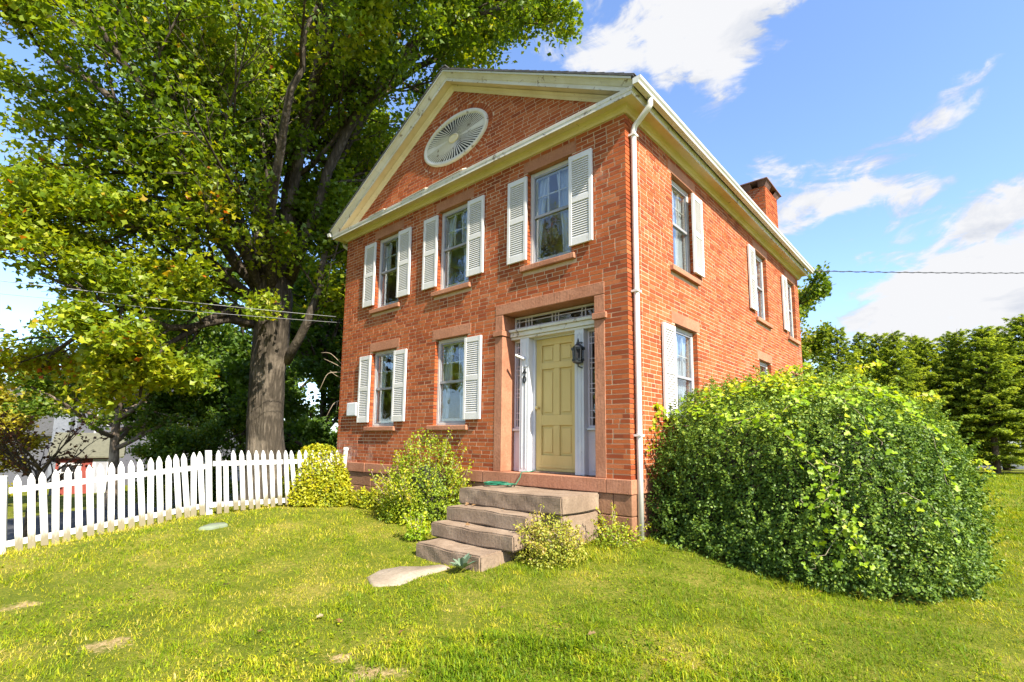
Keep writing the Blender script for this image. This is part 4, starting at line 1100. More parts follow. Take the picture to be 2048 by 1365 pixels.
class Tree:
    """grows limbs recursively, collects tubes for the wood and sprays of leaves"""
    def __init__(s, seed): s.g = np.random.default_rng(seed); s.wood = MB(); s.tw = []; s.forbid = None
    def limb(s, pts, r0, r1, n=8):
        pts = np.asarray(pts, float); k = len(pts)
        s.wood.tube(pts, list(np.linspace(1, 0, k)**.8*(r0-r1)+r1), n, cap=True)
    def smooth(s, pts, n):
        pts = np.asarray(pts, float); L = np.r_[0, np.cumsum(np.linalg.norm(np.diff(pts, axis=0), axis=1))]; t = np.linspace(0, L[-1], n)
        out = np.stack([np.interp(t, L, pts[:, i]) for i in range(3)], 1)
        for _ in range(2): out[1:-1] = .25*out[:-2]+.5*out[1:-1]+.25*out[2:]
        return out
    def grow(s, p, d, L, r, level, spec):
        """spec[level] = (children, length factor, angle, droop, points)"""
        g = s.g; npt = 6 if level else 7
        pts = [np.array(p, float)]; d = d/np.linalg.norm(d)
        for i in range(npt-1):
            d = d + g.normal(size=3)*.13 + np.array([0, 0, spec['up'][min(level, len(spec['up'])-1)]])
            d /= np.linalg.norm(d); pts.append(pts[-1]+d*L/(npt-1))
        pts = np.array(pts)
        if s.forbid is not None and s.forbid(pts): return
        if level >= 3: s.limb(pts[[0, 2, 5]], r, max(r*.35, .003), 3)
        else: s.limb(pts, r, max(r*.35, .003), 6 if level < 2 else 4)
        s.children(pts, L, r, level, spec)
    def children(s, pts, L, r, level, spec, t0=.25):
        g = s.g
        if level >= len(spec['kids']): s.tw.append(pts); return
        if level == len(spec['kids'])-1 and g.random() < .6: s.tw.append(pts[[0, 1, 2, 3, 4, 5]])
        n = spec['kids'][level]
        for i in range(n):
            t = t0+(1-t0)*(i+.3+.7*g.random())/n if i < n-1 else 1.0
            f = min(t, .999)*(len(pts)-1); k = int(f); p = pts[k]+(pts[k+1]-pts[k])*(f-k); d = pts[k+1]-pts[k]; d = d/np.linalg.norm(d)
            a = g.normal(size=3); a -= d*(a@d); a /= np.linalg.norm(a)
            a[2] *= spec.get('flat', .7); an = spec['angle']*(1-.55*t if t < 1 else .2)
            nd = d*math.cos(an)+a*math.sin(an)
            LL = L*spec['len'][level]*(1.15-.55*t)*g.uniform(.75, 1.2)
            s.grow(p, nd, LL, max(r*(.62-.3*t), .004), level+1, spec)
    def leaves(s, per, spread, size, up=.9):
        g = s.g; tw = np.array(s.tw); n = len(tw); m_ = tw.shape[1]
        i = np.repeat(np.arange(n), per); t = g.uniform(.1, 1.0, len(i))**.8*(m_-1)*.999; k = t.astype(int); fr = (t-k)[:, None]
        c = tw[i, k]*(1-fr)+tw[i, k+1]*fr + g.normal(size=(len(i), 3))*spread*np.array([1, 1, .6])
        nrm = g.normal(size=(len(i), 3))*.75 + np.array([0, 0, up])
        sz = size*g.uniform(.7, 1.25, len(i))
        return c, nrm, sz, i
def vnoise(p, scale, seed):
    """cheap smooth value noise in -1..1 from summed sines"""
    g = np.random.default_rng(seed); out = 0
    for k in range(7):
        w = g.normal(size=3)*scale*(1+.35*k); out = out+np.sin(p@w+g.uniform(0, 6))/(1+.25*k)
    return out/3.2

# ------------------------------------------------------------------ the big maple
T = Tree(5)
def forbid(pts):
    q = np.asarray(pts)[[2, -1]]; pr = project(q)
    for c, p in zip(q, pr):
        if -.9 < c[0] < 7.7 and -1.6 < c[1] < 10 and c[2] < 8.3: return True
        if p[0] > 640 and p[1] > 150 and p[2] < 12.2: return True
        if p[0] > 1165 or (p[0] > 1000 and p[1] > 118): return True
        if c[2] < .25 or (p[1] > 780 and p[0] > 300) or (p[1] > 640 and p[0] > 440) or p[1] > 815: return True
    return False
T.forbid = forbid
base = at(533, 930, 13.0); base[2] = gz(base[0], base[1])-.1
tp = [(base[0], base[1], base[2]), at(533, 930, 13), at(531, 850, 13), at(536, 760, 13), at(545, 680, 13), at(547, 620, 13.0), at(545, 560, 13.0)]
trunk_pts = T.smooth(tp, 16)
# trunk as a fluted, slightly twisted column
tv = []; nr = 64; NR = 70; trunk_pts = T.smooth(tp, NR); rad = np.interp(np.linspace(0, 1, NR), [0, .12, .3, .55, .8, .93, 1], [.60, .49, .425, .40, .41, .48, .43])
_tt = 2*np.pi*np.arange(nr)/nr; _q = np.stack([np.repeat(np.cos(_tt)[None]*5, NR, 0), np.repeat(np.sin(_tt)[None]*5, NR, 0), np.repeat(np.linspace(0, 9, NR)[:, None]*.55, nr, 1)], -1).reshape(-1, 3)
furrow = (np.abs(vnoise(_q, 2.2, 91))*-2.2+1+.6*vnoise(_q*2.2, 2.2, 92)).reshape(NR, nr)
for i, (p, r_) in enumerate(zip(trunk_pts, rad)):
    for k in range(nr):
        t = 2*math.pi*k/nr; rr = r_*(1+.06*math.sin(3*t+i*.03)+.04*math.sin(7*t-i*.05)+.10*max(0, 1-i/22)*math.sin(5*t+1)+.030*furrow[i, k])
        tv.append((p[0]+rr*math.cos(t), p[1]+rr*math.sin(t), p[2]))
tf = [(i*nr+k, i*nr+(k+1) % nr, (i+1)*nr+(k+1) % nr, (i+1)*nr+k) for i in range(NR-1) for k in range(nr)]
T.wood.add(tv, tf+[tuple((NR-1)*nr+k for k in range(nr))])
limbs = [  # photo pixel, photo pixel, depth
 ([(520, 640, 13), (503, 588, 12.7), (460, 561, 12.2), (397, 510, 11.6), (337, 465, 11.1), (267, 440, 10.6), (190, 430, 10.2), (110, 440, 9.9)], .16, 1),
 ([(535, 600, 13), (505, 500, 13.2), (471, 444, 13.4), (420, 348, 13.8), (390, 260, 14.2), (350, 150, 14.6), (320, 40, 15)], .19, 1),
 ([(530, 600, 13), (480, 530, 12.6), (420, 450, 12.2), (369, 386, 11.9), (307, 290, 11.5), (266, 236, 11.3), (164, 147, 10.8), (70, 90, 10.5)], .19, 1),
 ([(540, 600, 13), (525, 480, 12.9), (522, 380, 12.8), (528, 250, 12.8), (535, 100, 12.7), (540, -80, 12.6), (550, -260, 12.5)], .30, 1),
 ([(555, 610, 13), (568, 480, 13.1), (580, 400, 13.2), (605, 290, 13.3), (640, 150, 13.4), (690, 0, 13.6), (730, -160, 13.8)], .28, 1),
 ([(570, 580, 13.1), (610, 470, 13.4), (650, 370, 13.7), (680, 300, 13.9), (740, 200, 14.2), (820, 100, 14.5), (920, 30, 14.8), (1010, -20, 15)], .20, 1),
 ([(572, 725, 13), (592, 690, 12.8), (606, 660, 12.7), (628, 613, 12.6), (640, 550, 12.8), (655, 480, 13.2), (665, 420, 13.6)], .15, .8),
 ([(520, 640, 13), (475, 600, 12.5), (422, 637, 11.6), (337, 680, 10.9), (306, 730, 10.5), (270, 790, 10.2)], .11, .8),
 ([(530, 590, 12.9), (470, 480, 11.8), (400, 380, 10.9), (330, 250, 10.2), (250, 120, 9.6), (180, 20, 9.2)], .17, 1),
 ([(545, 590, 12.8), (540, 470, 11.9), (550, 360, 11.2), (570, 240, 10.7), (600, 120, 10.3), (640, 10, 10.1)], .17, 1),
 ([(545, 590, 13.2), (560, 500, 14.4), (580, 420, 15.4), (620, 330, 16.4), (670, 250, 17.2)], .17, 1),
 ([(530, 600, 13.2), (480, 520, 14.4), (420, 470, 15.4), (340, 430, 16.4), (250, 400, 17.4), (150, 390, 18.2)], .17, 1),
 ([(510, 650, 13), (440, 610, 12.8), (360, 590, 12.6), (280, 600, 12.4), (200, 640, 12.2), (120, 690, 12.0), (70, 740, 11.9)], .14, 1),
 ([(515, 650, 13), (450, 640, 12.0), (380, 660, 11.2), (290, 650, 10.5), (200, 600, 10.0), (120, 560, 9.7)], .13, 1),
 ([(580, 560, 13.0), (640, 400, 12.9), (700, 250, 12.9), (790, 100, 13.0), (900, 20, 13.2), (1000, 10, 13.4), (1090, 30, 13.6)], .18, 1.0),
 ([(580, 500, 13.3), (660, 330, 14.2), (760, 190, 15), (860, 110, 15.6), (960, 80, 16), (1060, 70, 16.4)], .16, 1.0),
 ([(575, 540, 13.2), (640, 440, 14.4), (690, 400, 15.6), (740, 360, 16.6)], .14, 1.0),
 ([(600, 480, 13.3), (700, 260, 14.0), (820, 110, 14.5), (940, 30, 14.8), (1060, 10, 15.0), (1150, 20, 15.2)], .14, 1.0),
 ([(530, 560, 12.9), (440, 330, 12.0), (360, 160, 11.4), (260, 20, 10.8), (150, -60, 10.4)], .15, 1.0),
]
spec = dict(kids=[12, 7, 5], len=[.46, .48, .48], angle=1.1, up=[.0, .01, -.02, -.05], flat=.65)
over = [([(-2.6, -.3, 5.5), (-1.6, -.5, 8.0), (-.2, -.8, 9.6), (1.8, -1.0, 10.8), (4.0, -1.2, 11.6)], .16, 1.0), ([(-2.7, -.5, 5.2), (-1.9, -1.2, 7.6), (-.6, -1.9, 9.4), (1.2, -2.4, 10.6), (3.0, -2.6, 11.4)], .15, 1.0),
        ([(-2.6, -.2, 6.0), (-1.2, .2, 8.6), (.6, .3, 10.2), (2.6, .2, 11.4), (4.6, 0, 12.2)], .15, 1.0)]
for pts, r0, k in over[:1]:  # limb added above the house front to shade the trunk
    w = T.smooth(pts, 12); T.limb(w, r0, r0*.28, 8); T.children(w, 6.0*k, r0*.5, 0, spec, .15)
for pts, r0, k in limbs:
    w = T.smooth([at(*q) for q in pts], 12); L = np.linalg.norm(np.diff(w, axis=0), axis=1).sum()
    w[2:] += T.g.normal(size=w[2:].shape)*.05
    T.limb(w, r0*.82, r0*.22, 9); T.children(w, min(L, 7.0)*k, r0*.45, 0, spec, .10)
c, nrm, sz, ti = T.leaves(20, .19, .130)
pr = project(c); front_house = (c[:, 0] > -.55) & (c[:, 0] < 7.6) & (c[:, 1] > -.6) & (c[:, 1] < 9.8) & (c[:, 2] < 7.4+.2)
in_view = (pr[:, 0] > 640) & (pr[:, 1] > 150) & (pr[:, 2] < 11.6)
right_cut = (pr[:, 0] > 1165) | ((pr[:, 0] > 1000) & (pr[:, 1] > 128-0.0*pr[:, 0])) 
low_cut = (c[:, 2] < .15) | ((pr[:, 1] > 790) & (pr[:, 0] > 300)) | ((pr[:, 1] > 640) & (pr[:, 0] > 440))
over_house = (c[:, 0] > -.35) & (c[:, 2] < 8.2) & (c[:, 1] < 0.2)
gap = ((pr[:, 0] < 120) & (pr[:, 1] > 500) & (pr[:, 1] < 640) & (T.g.random(len(c)) < .8)) | ((pr[:, 0] < 130) & (pr[:, 1] > 265) & (pr[:, 1] < 335) & (T.g.random(len(c)) < .6))
keep = ~(front_house | in_view | right_cut | low_cut | over_house | gap)
c, nrm, sz, ti, pr = c[keep], nrm[keep], sz[keep], ti[keep], pr[keep]
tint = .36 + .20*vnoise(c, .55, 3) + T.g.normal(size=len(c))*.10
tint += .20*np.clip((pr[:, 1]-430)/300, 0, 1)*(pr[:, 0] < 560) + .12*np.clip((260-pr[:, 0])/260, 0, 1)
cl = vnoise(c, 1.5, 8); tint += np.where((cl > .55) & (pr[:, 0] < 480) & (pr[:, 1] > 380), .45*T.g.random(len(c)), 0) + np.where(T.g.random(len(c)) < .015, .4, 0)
maple = empty('maple_tree', tuple(base)); tag(maple, 'huge old maple with furrowed trunk standing left of the brick house', 'tree')
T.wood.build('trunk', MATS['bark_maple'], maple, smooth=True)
tint = np.clip(tint, 0, 1); big = (pr[:, 1] > -30) & (pr[:, 0] > -60) & (pr[:, 2] < 12.8)
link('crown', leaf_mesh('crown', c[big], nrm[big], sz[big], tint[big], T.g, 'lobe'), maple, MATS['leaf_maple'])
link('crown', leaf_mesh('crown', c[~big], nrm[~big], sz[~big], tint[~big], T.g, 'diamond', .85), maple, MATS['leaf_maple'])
print('maple leaves', len(c), 'twigs', len(T.tw))

# ------------------------------------------------------------------ other broadleaf trees
def tree(name, label, loc, height, spread, seed, leafmat, barkmat, leaf=.15, per=26, kids=(7, 6, 5), tr=.16, clear=.3, t_shift=0.0, up=.05, group=None, spreadl=.22, nl=7, keepf=None):
    t = Tree(seed); g = t.g; x, y = loc; z = gz(x, y)-.1
    top = np.array([x+g.normal()*.3, y+g.normal()*.3, z+height*.75])
    pts = t.smooth([(x, y, z), (x+.05, y, z+height*.2), (x+g.normal()*.15, y+g.normal()*.15, z+height*.45), top], 12)
    t.limb(pts, tr, tr*.3, 10)
    sp = dict(kids=list(kids[1:]), len=[.55, .5, .5], angle=.95, up=[up, up*.4, -.03, -.04], flat=.8)
    for i in range(kids[0]*2):
        f = clear+(1-clear)*(i+.5)/(kids[0]*2); q = f*(len(pts)-1); k = min(int(q), len(pts)-2); p = pts[k]+(pts[k+1]-pts[k])*(q-k)
        an = i*2.4+g.random(); d = np.array([math.cos(an), math.sin(an), .25+.9*(f-clear)])
        t.grow(p, d, spread*(1.05-.45*abs(f-.55))*g.uniform(.8, 1.15), tr*.45, 0, sp)
    c, nrm, sz, ti = t.leaves(per, spreadl, leaf)
    tn = .42+.25*vnoise(c, .8, seed)+g.normal(size=len(c))*.13+t_shift
    if keepf is not None:
        kk = keepf(c); c, nrm, sz, tn = c[kk], nrm[kk], sz[kk], tn[kk]
    root = empty(name, (x, y, z)); tag(root, label, 'tree', group)
    t.wood.build('trunk', barkmat, root, smooth=True)
    link('crown', leaf_mesh('crown', c, nrm, sz, np.clip(tn, 0, 1), g, 'diamond', .8), root, leafmat)
    return root
def gp(px, depth): p = at(px, 900, depth); return (p[0], p[1])
LB = MATS['leaf_back']; BD = MATS['bark_dark']
not_house = lambda c: ~((c[:, 0] > -.5) & (c[:, 0] < 7.5) & (c[:, 1] < 9.8) & (c[:, 2] < 7.6))
tree('broadleaf_tree', 'slim tree with sunlit pale trunk before the grey house', gp(232, 22), 8.0, 3.3, 31, LB, MATS['bark_pale'], .17, 46, (7, 5, 5), .24, .42, .05, group='trees behind the fence')
tree('broadleaf_tree', 'dense green tree left of the big maple trunk in front of the grey house', gp(420, 26), 8.5, 4.0, 32, LB, BD, .20, 60, (8, 5, 5), .2, .28, .0, group='trees behind the fence')
tree('broadleaf_tree', 'dark dense tree filling the gap between maple trunk and brick house', gp(640, 21), 8.5, 3.6, 33, LB, BD, .18, 76, (8, 6, 5), .2, .02, -.05, group='trees behind the fence', keepf=not_house)
tree('broadleaf_tree', 'broad green tree seen right behind the maple trunk', gp(520, 30), 10, 4.6, 34, LB, BD, .24, 60, (8, 5, 5), .25, .06, .0, group='trees behind the fence')
tree('broadleaf_tree', 'golden yellow tree at the left edge above the red shed', gp(-15, 24), 5.2, 2.3, 35, MATS['leaf_gold'], BD, .17, 46, (6, 5, 4), .14, .15, .0, group='trees behind the fence')
tree('broadleaf_tree', 'low green bushy tree beside the grey house wall', gp(372, 20), 3.0, 1.6, 36, LB, BD, .13, 52, (6, 5, 4), .10, .06, .12, group='trees behind the fence')
tree('broadleaf_tree', 'tall pale green tree rising far behind the grey house', gp(330, 46), 16, 6.0, 37, LB, BD, .34, 46, (8, 5, 5), .3, .1, .05, group='trees behind the fence')
tree('broadleaf_tree', 'far tree whose yellow green boughs show past the rear house corner', gp(1545, 26), 11.2, 2.9, 38, LB, BD, .17, 50, (7, 5, 5), .25, .45, .22, keepf=lambda c: (project(c)[:, 0] < 1662) & not_house(c))
# trees across the front lawn, outside the frame but mirrored in the front windows
tree('broadleaf_tree', 'leafy tree mirrored in the front window panes', (-2.5, -13.0), 14, 5.0, 39, MATS['leaf_maple'], MATS['bark_maple'], .17, 26, (8, 6, 5), .35, .2, .18)
# bare dark shrub by the fence
tb_ = Tree(77); g = tb_.g; b0 = gp(76, 13.5); bz = gz(*b0)-.05
stem = tb_.smooth([(b0[0], b0[1], bz), (b0[0]+.03, b0[1], bz+1.2), (b0[0]+.06, b0[1]+.1, bz+1.9)], 8); tb_.limb(stem, .11, .06, 8)
for i in range(11):
    an = i*2.4; tb_.grow(stem[5+i % 3], np.array([math.cos(an), math.sin(an), .75+.35*g.random()]), 1.5*g.uniform(.7, 1.2), .035, 0, dict(kids=[4, 3], len=[.5, .5], angle=.8, up=[.04, .02, 0], flat=.8))
c, nrm, sz, ti = tb_.leaves(4, .10, .10); 
bs_ = empty('bare_shrub', (b0[0], b0[1], bz)); tag(bs_, 'dark nearly leafless small tree in front of the red shed', 'tree')
tb_.wood.build('trunk', BD, bs_, smooth=True); link('crown', leaf_mesh('crown', c, nrm, sz, g.random(len(c)), g, 'diamond', .8), bs_, MATS['leaf_red'])

# ------------------------------------------------------------------ shrubs
def shell_points(n, g, centre, axes, zmin, bump_amp, seed, power=2.3, depth=.28, zsquash=1.0):
    """points through the outer shell of a lumpy rounded mound, with outward normals"""
    d = unit_rows(g.normal(size=(n, 3))); d[:, 2] = np.abs(d[:, 2])*1.0-.25*g.random(n)
    d = unit_rows(d)
    s = (np.abs(d/np.array(axes))**power).sum(-1)**(-1/power)
    f = 1+bump_amp*vnoise(d*3.0, .9, seed)+bump_amp*.6*vnoise(d*9, .9, seed+1)
    depth_ = depth*g.random(n)**1.6
    p = np.array(centre)+d*(s*f)[:, None]
    nrm = unit_rows(d/np.array(axes))
    p = p-nrm*depth_[:, None]
    k = p[:, 2] > zmin(p[:, 0], p[:, 1]) if callable(zmin) else p[:, 2] > zmin
    return p[k], nrm[k]
def core_mesh(name, centre, axes, power, scale, parent, mat, bump_amp, seed):
    nu, nv = 48, 24; V = []
    for j in range(nv+1):
        ph = math.pi*(j/nv-.5)
        for i in range(nu):
            t = 2*math.pi*i/nu; d = np.array([math.cos(ph)*math.cos(t), math.cos(ph)*math.sin(t), math.sin(ph)])
            s = (np.abs(d/np.array(axes))**power).sum()**(-1/power)*(1+bump_amp*vnoise(d[None]*3.0, .9, seed)[0])
            V.append(np.array(centre)+d*s*scale)
    vi = np.arange((nv+1)*nu).reshape(nv+1, nu)
    f = np.stack([vi[:-1], np.roll(vi[:-1], -1, 1), np.roll(vi[1:], -1, 1), vi[1:]], -1).reshape(-1, 4)
    return link(name, np_mesh(name, V, f, smooth=True), parent, mat)
painted('twig_core', (.020, .022, .010), (.035, .03, .015), .95, 8, .8)
gB = np.random.default_rng(3)
def mound_surface(d):
    d = unit_rows(d); s = (np.abs(d/np.array(BA))**2.8).sum(-1)**(-1/2.8); f = 1+BUMP*vnoise(d*3.0, .9, 6)+BUMP*.6*vnoise(d*9, .9, 7)
    return np.array(BC)+d*(s*f)[:, None], unit_rows(d/np.array(BA))
BC, BA = (8.27, 2.42, -1.0), (1.95, 2.40, 2.40)
BUMP = .06
bush = empty('overgrown_bush', (8.62, 2.35, -1.0)); tag(bush, 'huge rounded dark green bush beside the house corner', 'bush')
p, nn_ = shell_points(58000, gB, BC, BA, lambda x, y: ground_z(x, y)+.02, BUMP, 6, 2.8, .32)
i_ = np.repeat(np.arange(len(p)), 5); p = p[i_]+gB.normal(size=(len(i_), 3))*.019; nn_ = nn_[i_]; p = p-nn_*(.20*np.clip(vnoise(p, 6.5, 12)+.1, 0, 1)+.06*gB.random(len(p))-.05*np.clip(vnoise(p, 9, 13), 0, 1))[:, None]
k = p[:, 0] > 7.04; p, nn_ = p[k], nn_[k]
# keep what can be seen from the lawn side: the wall side is thinner
k = (p[:, 1] < 4.2) | (gB.random(len(p)) < .55); p, nn_ = p[k], nn_[k]
sd_ = unit_rows(gB.normal(size=(520, 3))); sd_[:, 2] = np.abs(sd_[:, 2])
q_, nq_ = mound_surface(sd_); ok_ = q_[:, 0] > 7.1; q_, nq_ = q_[ok_], nq_[ok_]
tq = np.linspace(-.05, 1, 9); Ls = gB.uniform(.06, .24, len(q_)); dq = unit_rows(nq_+np.array([0, 0, .7])+gB.normal(size=nq_.shape)*.3)
sp_ = (q_[:, None]+dq[:, None]*(Ls[:, None]*tq)[:, :, None]).reshape(-1, 3); sp_ = np.repeat(sp_, 3, 0)+gB.normal(size=(len(sp_)*3, 3))*.014
p = np.concatenate([p, sp_]); nn_ = np.concatenate([nn_, np.repeat(np.repeat(dq, 9, 0), 3, 0)])
tn = .34+.16*vnoise(p, 1.6, 5)+gB.normal(size=len(p))*.19+.22*np.clip((p[:, 2]-.3)/1.1, 0, 1)  # leaves painted paler towards the top, as if sunlit
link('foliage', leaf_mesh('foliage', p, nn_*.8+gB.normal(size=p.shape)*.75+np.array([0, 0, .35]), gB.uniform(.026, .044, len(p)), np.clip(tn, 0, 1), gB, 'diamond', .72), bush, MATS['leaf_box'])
core_mesh('branch_core', BC, BA, 2.8, .83, bush, MATS['twig_core'], BUMP, 6)
print('bush leaves', len(p))
# vine trailing over the bush
def mound_hit(px, py):
    dr = direction(px, py); t = np.linspace(3, 12, 700); q = CAM+t[:, None]*dr; v = (q-np.array(BC)); ins = (np.abs(v/np.array(BA))**2.8).sum(-1) < 1
    i = np.argmax(ins) if ins.any() else np.argmin((np.abs(v/np.array(BA))**2.8).sum(-1)); return q[i]-np.array(BC)
paths = [
 [(1400, 800), (1470, 770), (1540, 755), (1620, 765), (1690, 770), (1760, 780), (1830, 830)],
 [(1560, 750), (1600, 800), (1540, 850), (1600, 900), (1640, 960), (1670, 1010), (1700, 1070), (1730, 1130)],
 [(1290, 930), (1300, 890), (1340, 850), (1400, 820), (1460, 840), (1530, 860)],
 [(1600, 770), (1680, 800), (1720, 850), (1760, 900)],
 [(1830, 830), (1870, 880), (1900, 930), (1920, 990)],
 [(1620, 1140), (1650, 1100), (1690, 1050)], [(1800, 985), (1850, 1000), (1890, 1040), (1910, 1090)],
 [(1520, 830), (1490, 850), (1450, 870)], [(1600, 1000), (1630, 1020), (1660, 1000)], [(1640, 920), (1680, 940), (1650, 980)]]
vw = MB(); lc, ln, ls_, lt = [], [], [], []
for j, pa in enumerate(paths):
    d = np.array([mound_hit(*q) for q in pa]); L = np.r_[0, np.cumsum(np.linalg.norm(np.diff(d, axis=0), axis=1))]; n = max(6, int(L[-1]/.05)); t = np.linspace(0, L[-1], n)
    dd = np.stack([np.interp(t, L, d[:, i]) for i in range(3)], 1)+gB.normal(size=(n, 3))*.012
    s, nm = mound_surface(dd); s = s+nm*.01; vw.tube(s, .0025, 4)
    m_ = (15, 7, 6, 8, 3, 3, 2, 3, 2, 2)[j]
    for _ in range(m_):
        o = gB.normal(size=(n, 3))*(.15 if j in (0, 3) else .075); q, nq = mound_surface(s+o-np.array(BC))
        kk = gB.random(n) < .55
        lc.append((q+nq*gB.uniform(.0, .10, n)[:, None])[kk]); ln.append((nq*.8+gB.normal(size=(n, 3))*.5+np.array([0, 0, .3]))[kk]); ls_.append(gB.uniform(.04, .082, n)[kk]); lt.append((gB.uniform(.1, .75, n)+.25*(q[:, 2] > 1.1))[kk])
# loose ends: one arching off to the right, one onto the wall corner
for pts in ([at(1880, 850, 7.4), at(1925, 890, 7.4), at(1950, 930, 7.4), at(1985, 945, 7.45)], [at(1300, 900, 6.75), at(1275, 880, 6.7), at(1262, 870, 6.7), at(1245, 895, 6.68)], [at(1330, 830, 7.0), at(1310, 810, 7.0), at(1300, 860, 6.9)], [at(1700, 760, 8.0), at(1720, 735, 8.0), at(1760, 730, 8.0)], [at(1560, 760, 8.2), at(1580, 738, 8.2), at(1620, 735, 8.2)], [at(1810, 800, 7.9), at(1850, 790, 7.9), at(1880, 800, 7.9)]):
    s = Tree(1).smooth(pts, 14); vw.tube(s, .0035, 4); i = np.repeat(np.arange(14), 3)
    lc.append(s[i]+gB.normal(size=(len(i), 3))*.035); ln.append(gB.normal(size=(len(i), 3))*.6+np.array([.3, -.4, .6])); ls_.append(gB.uniform(.06, .10, len(i))); lt.append(gB.uniform(.3, 1.0, len(i)))
lc, ln, ls_, lt = map(np.concatenate, (lc, ln, ls_, lt))
vine = empty('climbing_vine', tuple(BC)); tag(vine, 'bright green broad leaved vine trailing over the huge bush', 'vine')
tag(vw.build('stem', MATS['dry_vine'], vine), kind='stuff'); link('foliage', leaf_mesh('foliage', lc, ln, ls_, np.clip(lt, 0, 1), gB, 'maple'), vine, MATS['leaf_vine'])

def shrub(name, label, loc, axes, n, size, mat, seed, cat='shrub', stems=10, ragged=.10, power=2.1, shape='diamond', t_shift=0.0, sprigs=0, core=.72, lift=.0, spriglen=.35, depth=.35):
    g = np.random.default_rng(seed); x, y = loc; z = gz(x, y); ctr = (x, y, z+lift)
    root = empty(name, (x, y, z)); tag(root, label, cat)
    p, nn_ = shell_points(n, g, ctr, axes, lambda a, b: ground_z(a, b)+.02, ragged, seed, power, depth*min(axes))
    tn = .42+.2*vnoise(p, 4, seed)+g.normal(size=len(p))*.16+t_shift
    w = MB(); P_, N_, T_ = [p], [nn_], [tn]
    for i in range(stems):
        a = g.uniform(0, 6.28); e = np.array([math.cos(a)*axes[0]*.6*g.random(), math.sin(a)*axes[1]*.6*g.random(), lift+axes[2]*.8*g.random()])
        w.tube([(x+e[0]*.15, y+e[1]*.15, z-.03), np.array([x, y, z])+e*.5+g.normal(size=3)*.03, np.array([x, y, z])+e], [.010, .007, .003], 5)
    for i in range(sprigs):
        d = unit_rows(g.normal(size=(1, 3)))[0]; d[2] = abs(d[2])*.8+.35; d /= np.linalg.norm(d)
        s = (np.abs(d/np.array(axes))**power).sum()**(-1/power); q0 = np.array(ctr)+d*s*.8; L = spriglen*g.uniform(.5, 1.2)
        q = np.array([q0+(d+np.array([0, 0, .5]))*L*t+g.normal(size=3)*.01 for t in np.linspace(0, 1, 7)]); w.tube(q, .003, 4)
        i_ = np.repeat(np.arange(7), 5); P_.append(q[i_]+g.normal(size=(len(i_), 3))*size*.6); N_.append(g.normal(size=(len(i_), 3))); T_.append(g.uniform(.4, .95, len(i_))+t_shift)
    p, nn_, tn = np.concatenate(P_), np.concatenate(N_), np.concatenate(T_)
    if len(w.v): tag(w.build('stem', MATS['dry_vine'], root), kind='stuff')
    link('foliage', leaf_mesh('foliage', p, nn_*.7+g.normal(size=p.shape)*.8+np.array([0, 0, .3]), size*g.uniform(.7, 1.3, len(p)), np.clip(tn, 0, 1), g, shape, .6), root, mat)
    if core: core_mesh('branch_core', ctr, axes, power, core, root, MATS['twig_core'], ragged, seed)
    return root
shrub('yellow_shrub', 'round golden yellow shrub in front of the end of the fence', tuple(at(632, 1008, 9.1)[:2]), (.60, .60, 1.05), 13000, .055, MATS['leaf_yellow'], 51, stems=14, ragged=.07, sprigs=40, core=.62, spriglen=.16, t_shift=-.14)
gs = hit_ground(838, 1045)
shrub('green_shrub', 'loose bright green shrub under the front windows beside the steps', (gs[0]-.12, gs[1]+.22), (.78, .66, 1.30), 13000, .044, MATS['leaf_shrub'], 52, stems=22, ragged=.16, sprigs=60, core=.58, power=1.9, spriglen=.32)
g2 = hit_ground(770, 1040)
shrub('green_shrub', 'lower left shoot of green shrub beside the foundation', (g2[0]+.1, g2[1]+.30), (.42, .40, .62), 3200, .040, MATS['leaf_shrub'], 57, stems=14, ragged=.2, sprigs=24, core=.5, power=1.9)
gw = hit_ground(1075, 1128)
shrub('weed_clump', 'straggly reddish weed clump hiding the right end of the steps', (gw[0]+.02, gw[1]+.22), (.46, .40, .44), 6500, .032, MATS['leaf_weed'], 53, 'weed', stems=36, ragged=.22, sprigs=46, core=0, power=1.8, spriglen=.16, depth=.9)
shrub('weed_clump', 'tall feathery weed growing before the landing slab', tuple(hit_ground(1110, 1075)[:2]), (.12, .12, .52), 500, .026, MATS['leaf_weed'], 54, 'weed', stems=10, ragged=.2, sprigs=12, core=0, spriglen=.22, depth=.9)
shrub('weed_clump', 'small leafy weed at the left end of the bottom step', tuple(hit_ground(832, 1080)[:2]), (.15, .15, .36), 420, .045, MATS['leaf_vine'], 55, 'weed', stems=8, ragged=.2, sprigs=10, core=0, spriglen=.12, depth=.9)
shrub('weed_clump', 'yellow green weeds between the leaning pole and the green shrub', tuple(hit_ground(735, 1015)[:2]), (.42, .22, .30), 1400, .05, MATS['leaf_yellow'], 56, 'weed', stems=8, ragged=.25, sprigs=10, core=0, t_shift=-.25, spriglen=.15, depth=.9)
shrub('weed_clump', 'low weeds in the shade between landing and bush', tuple(hit_ground(1235, 1090)[:2]), (.40, .28, .22), 900, .032, MATS['leaf_shrub'], 58, 'weed', stems=8, ragged=.25, sprigs=14, core=0, spriglen=.2, depth=.9)
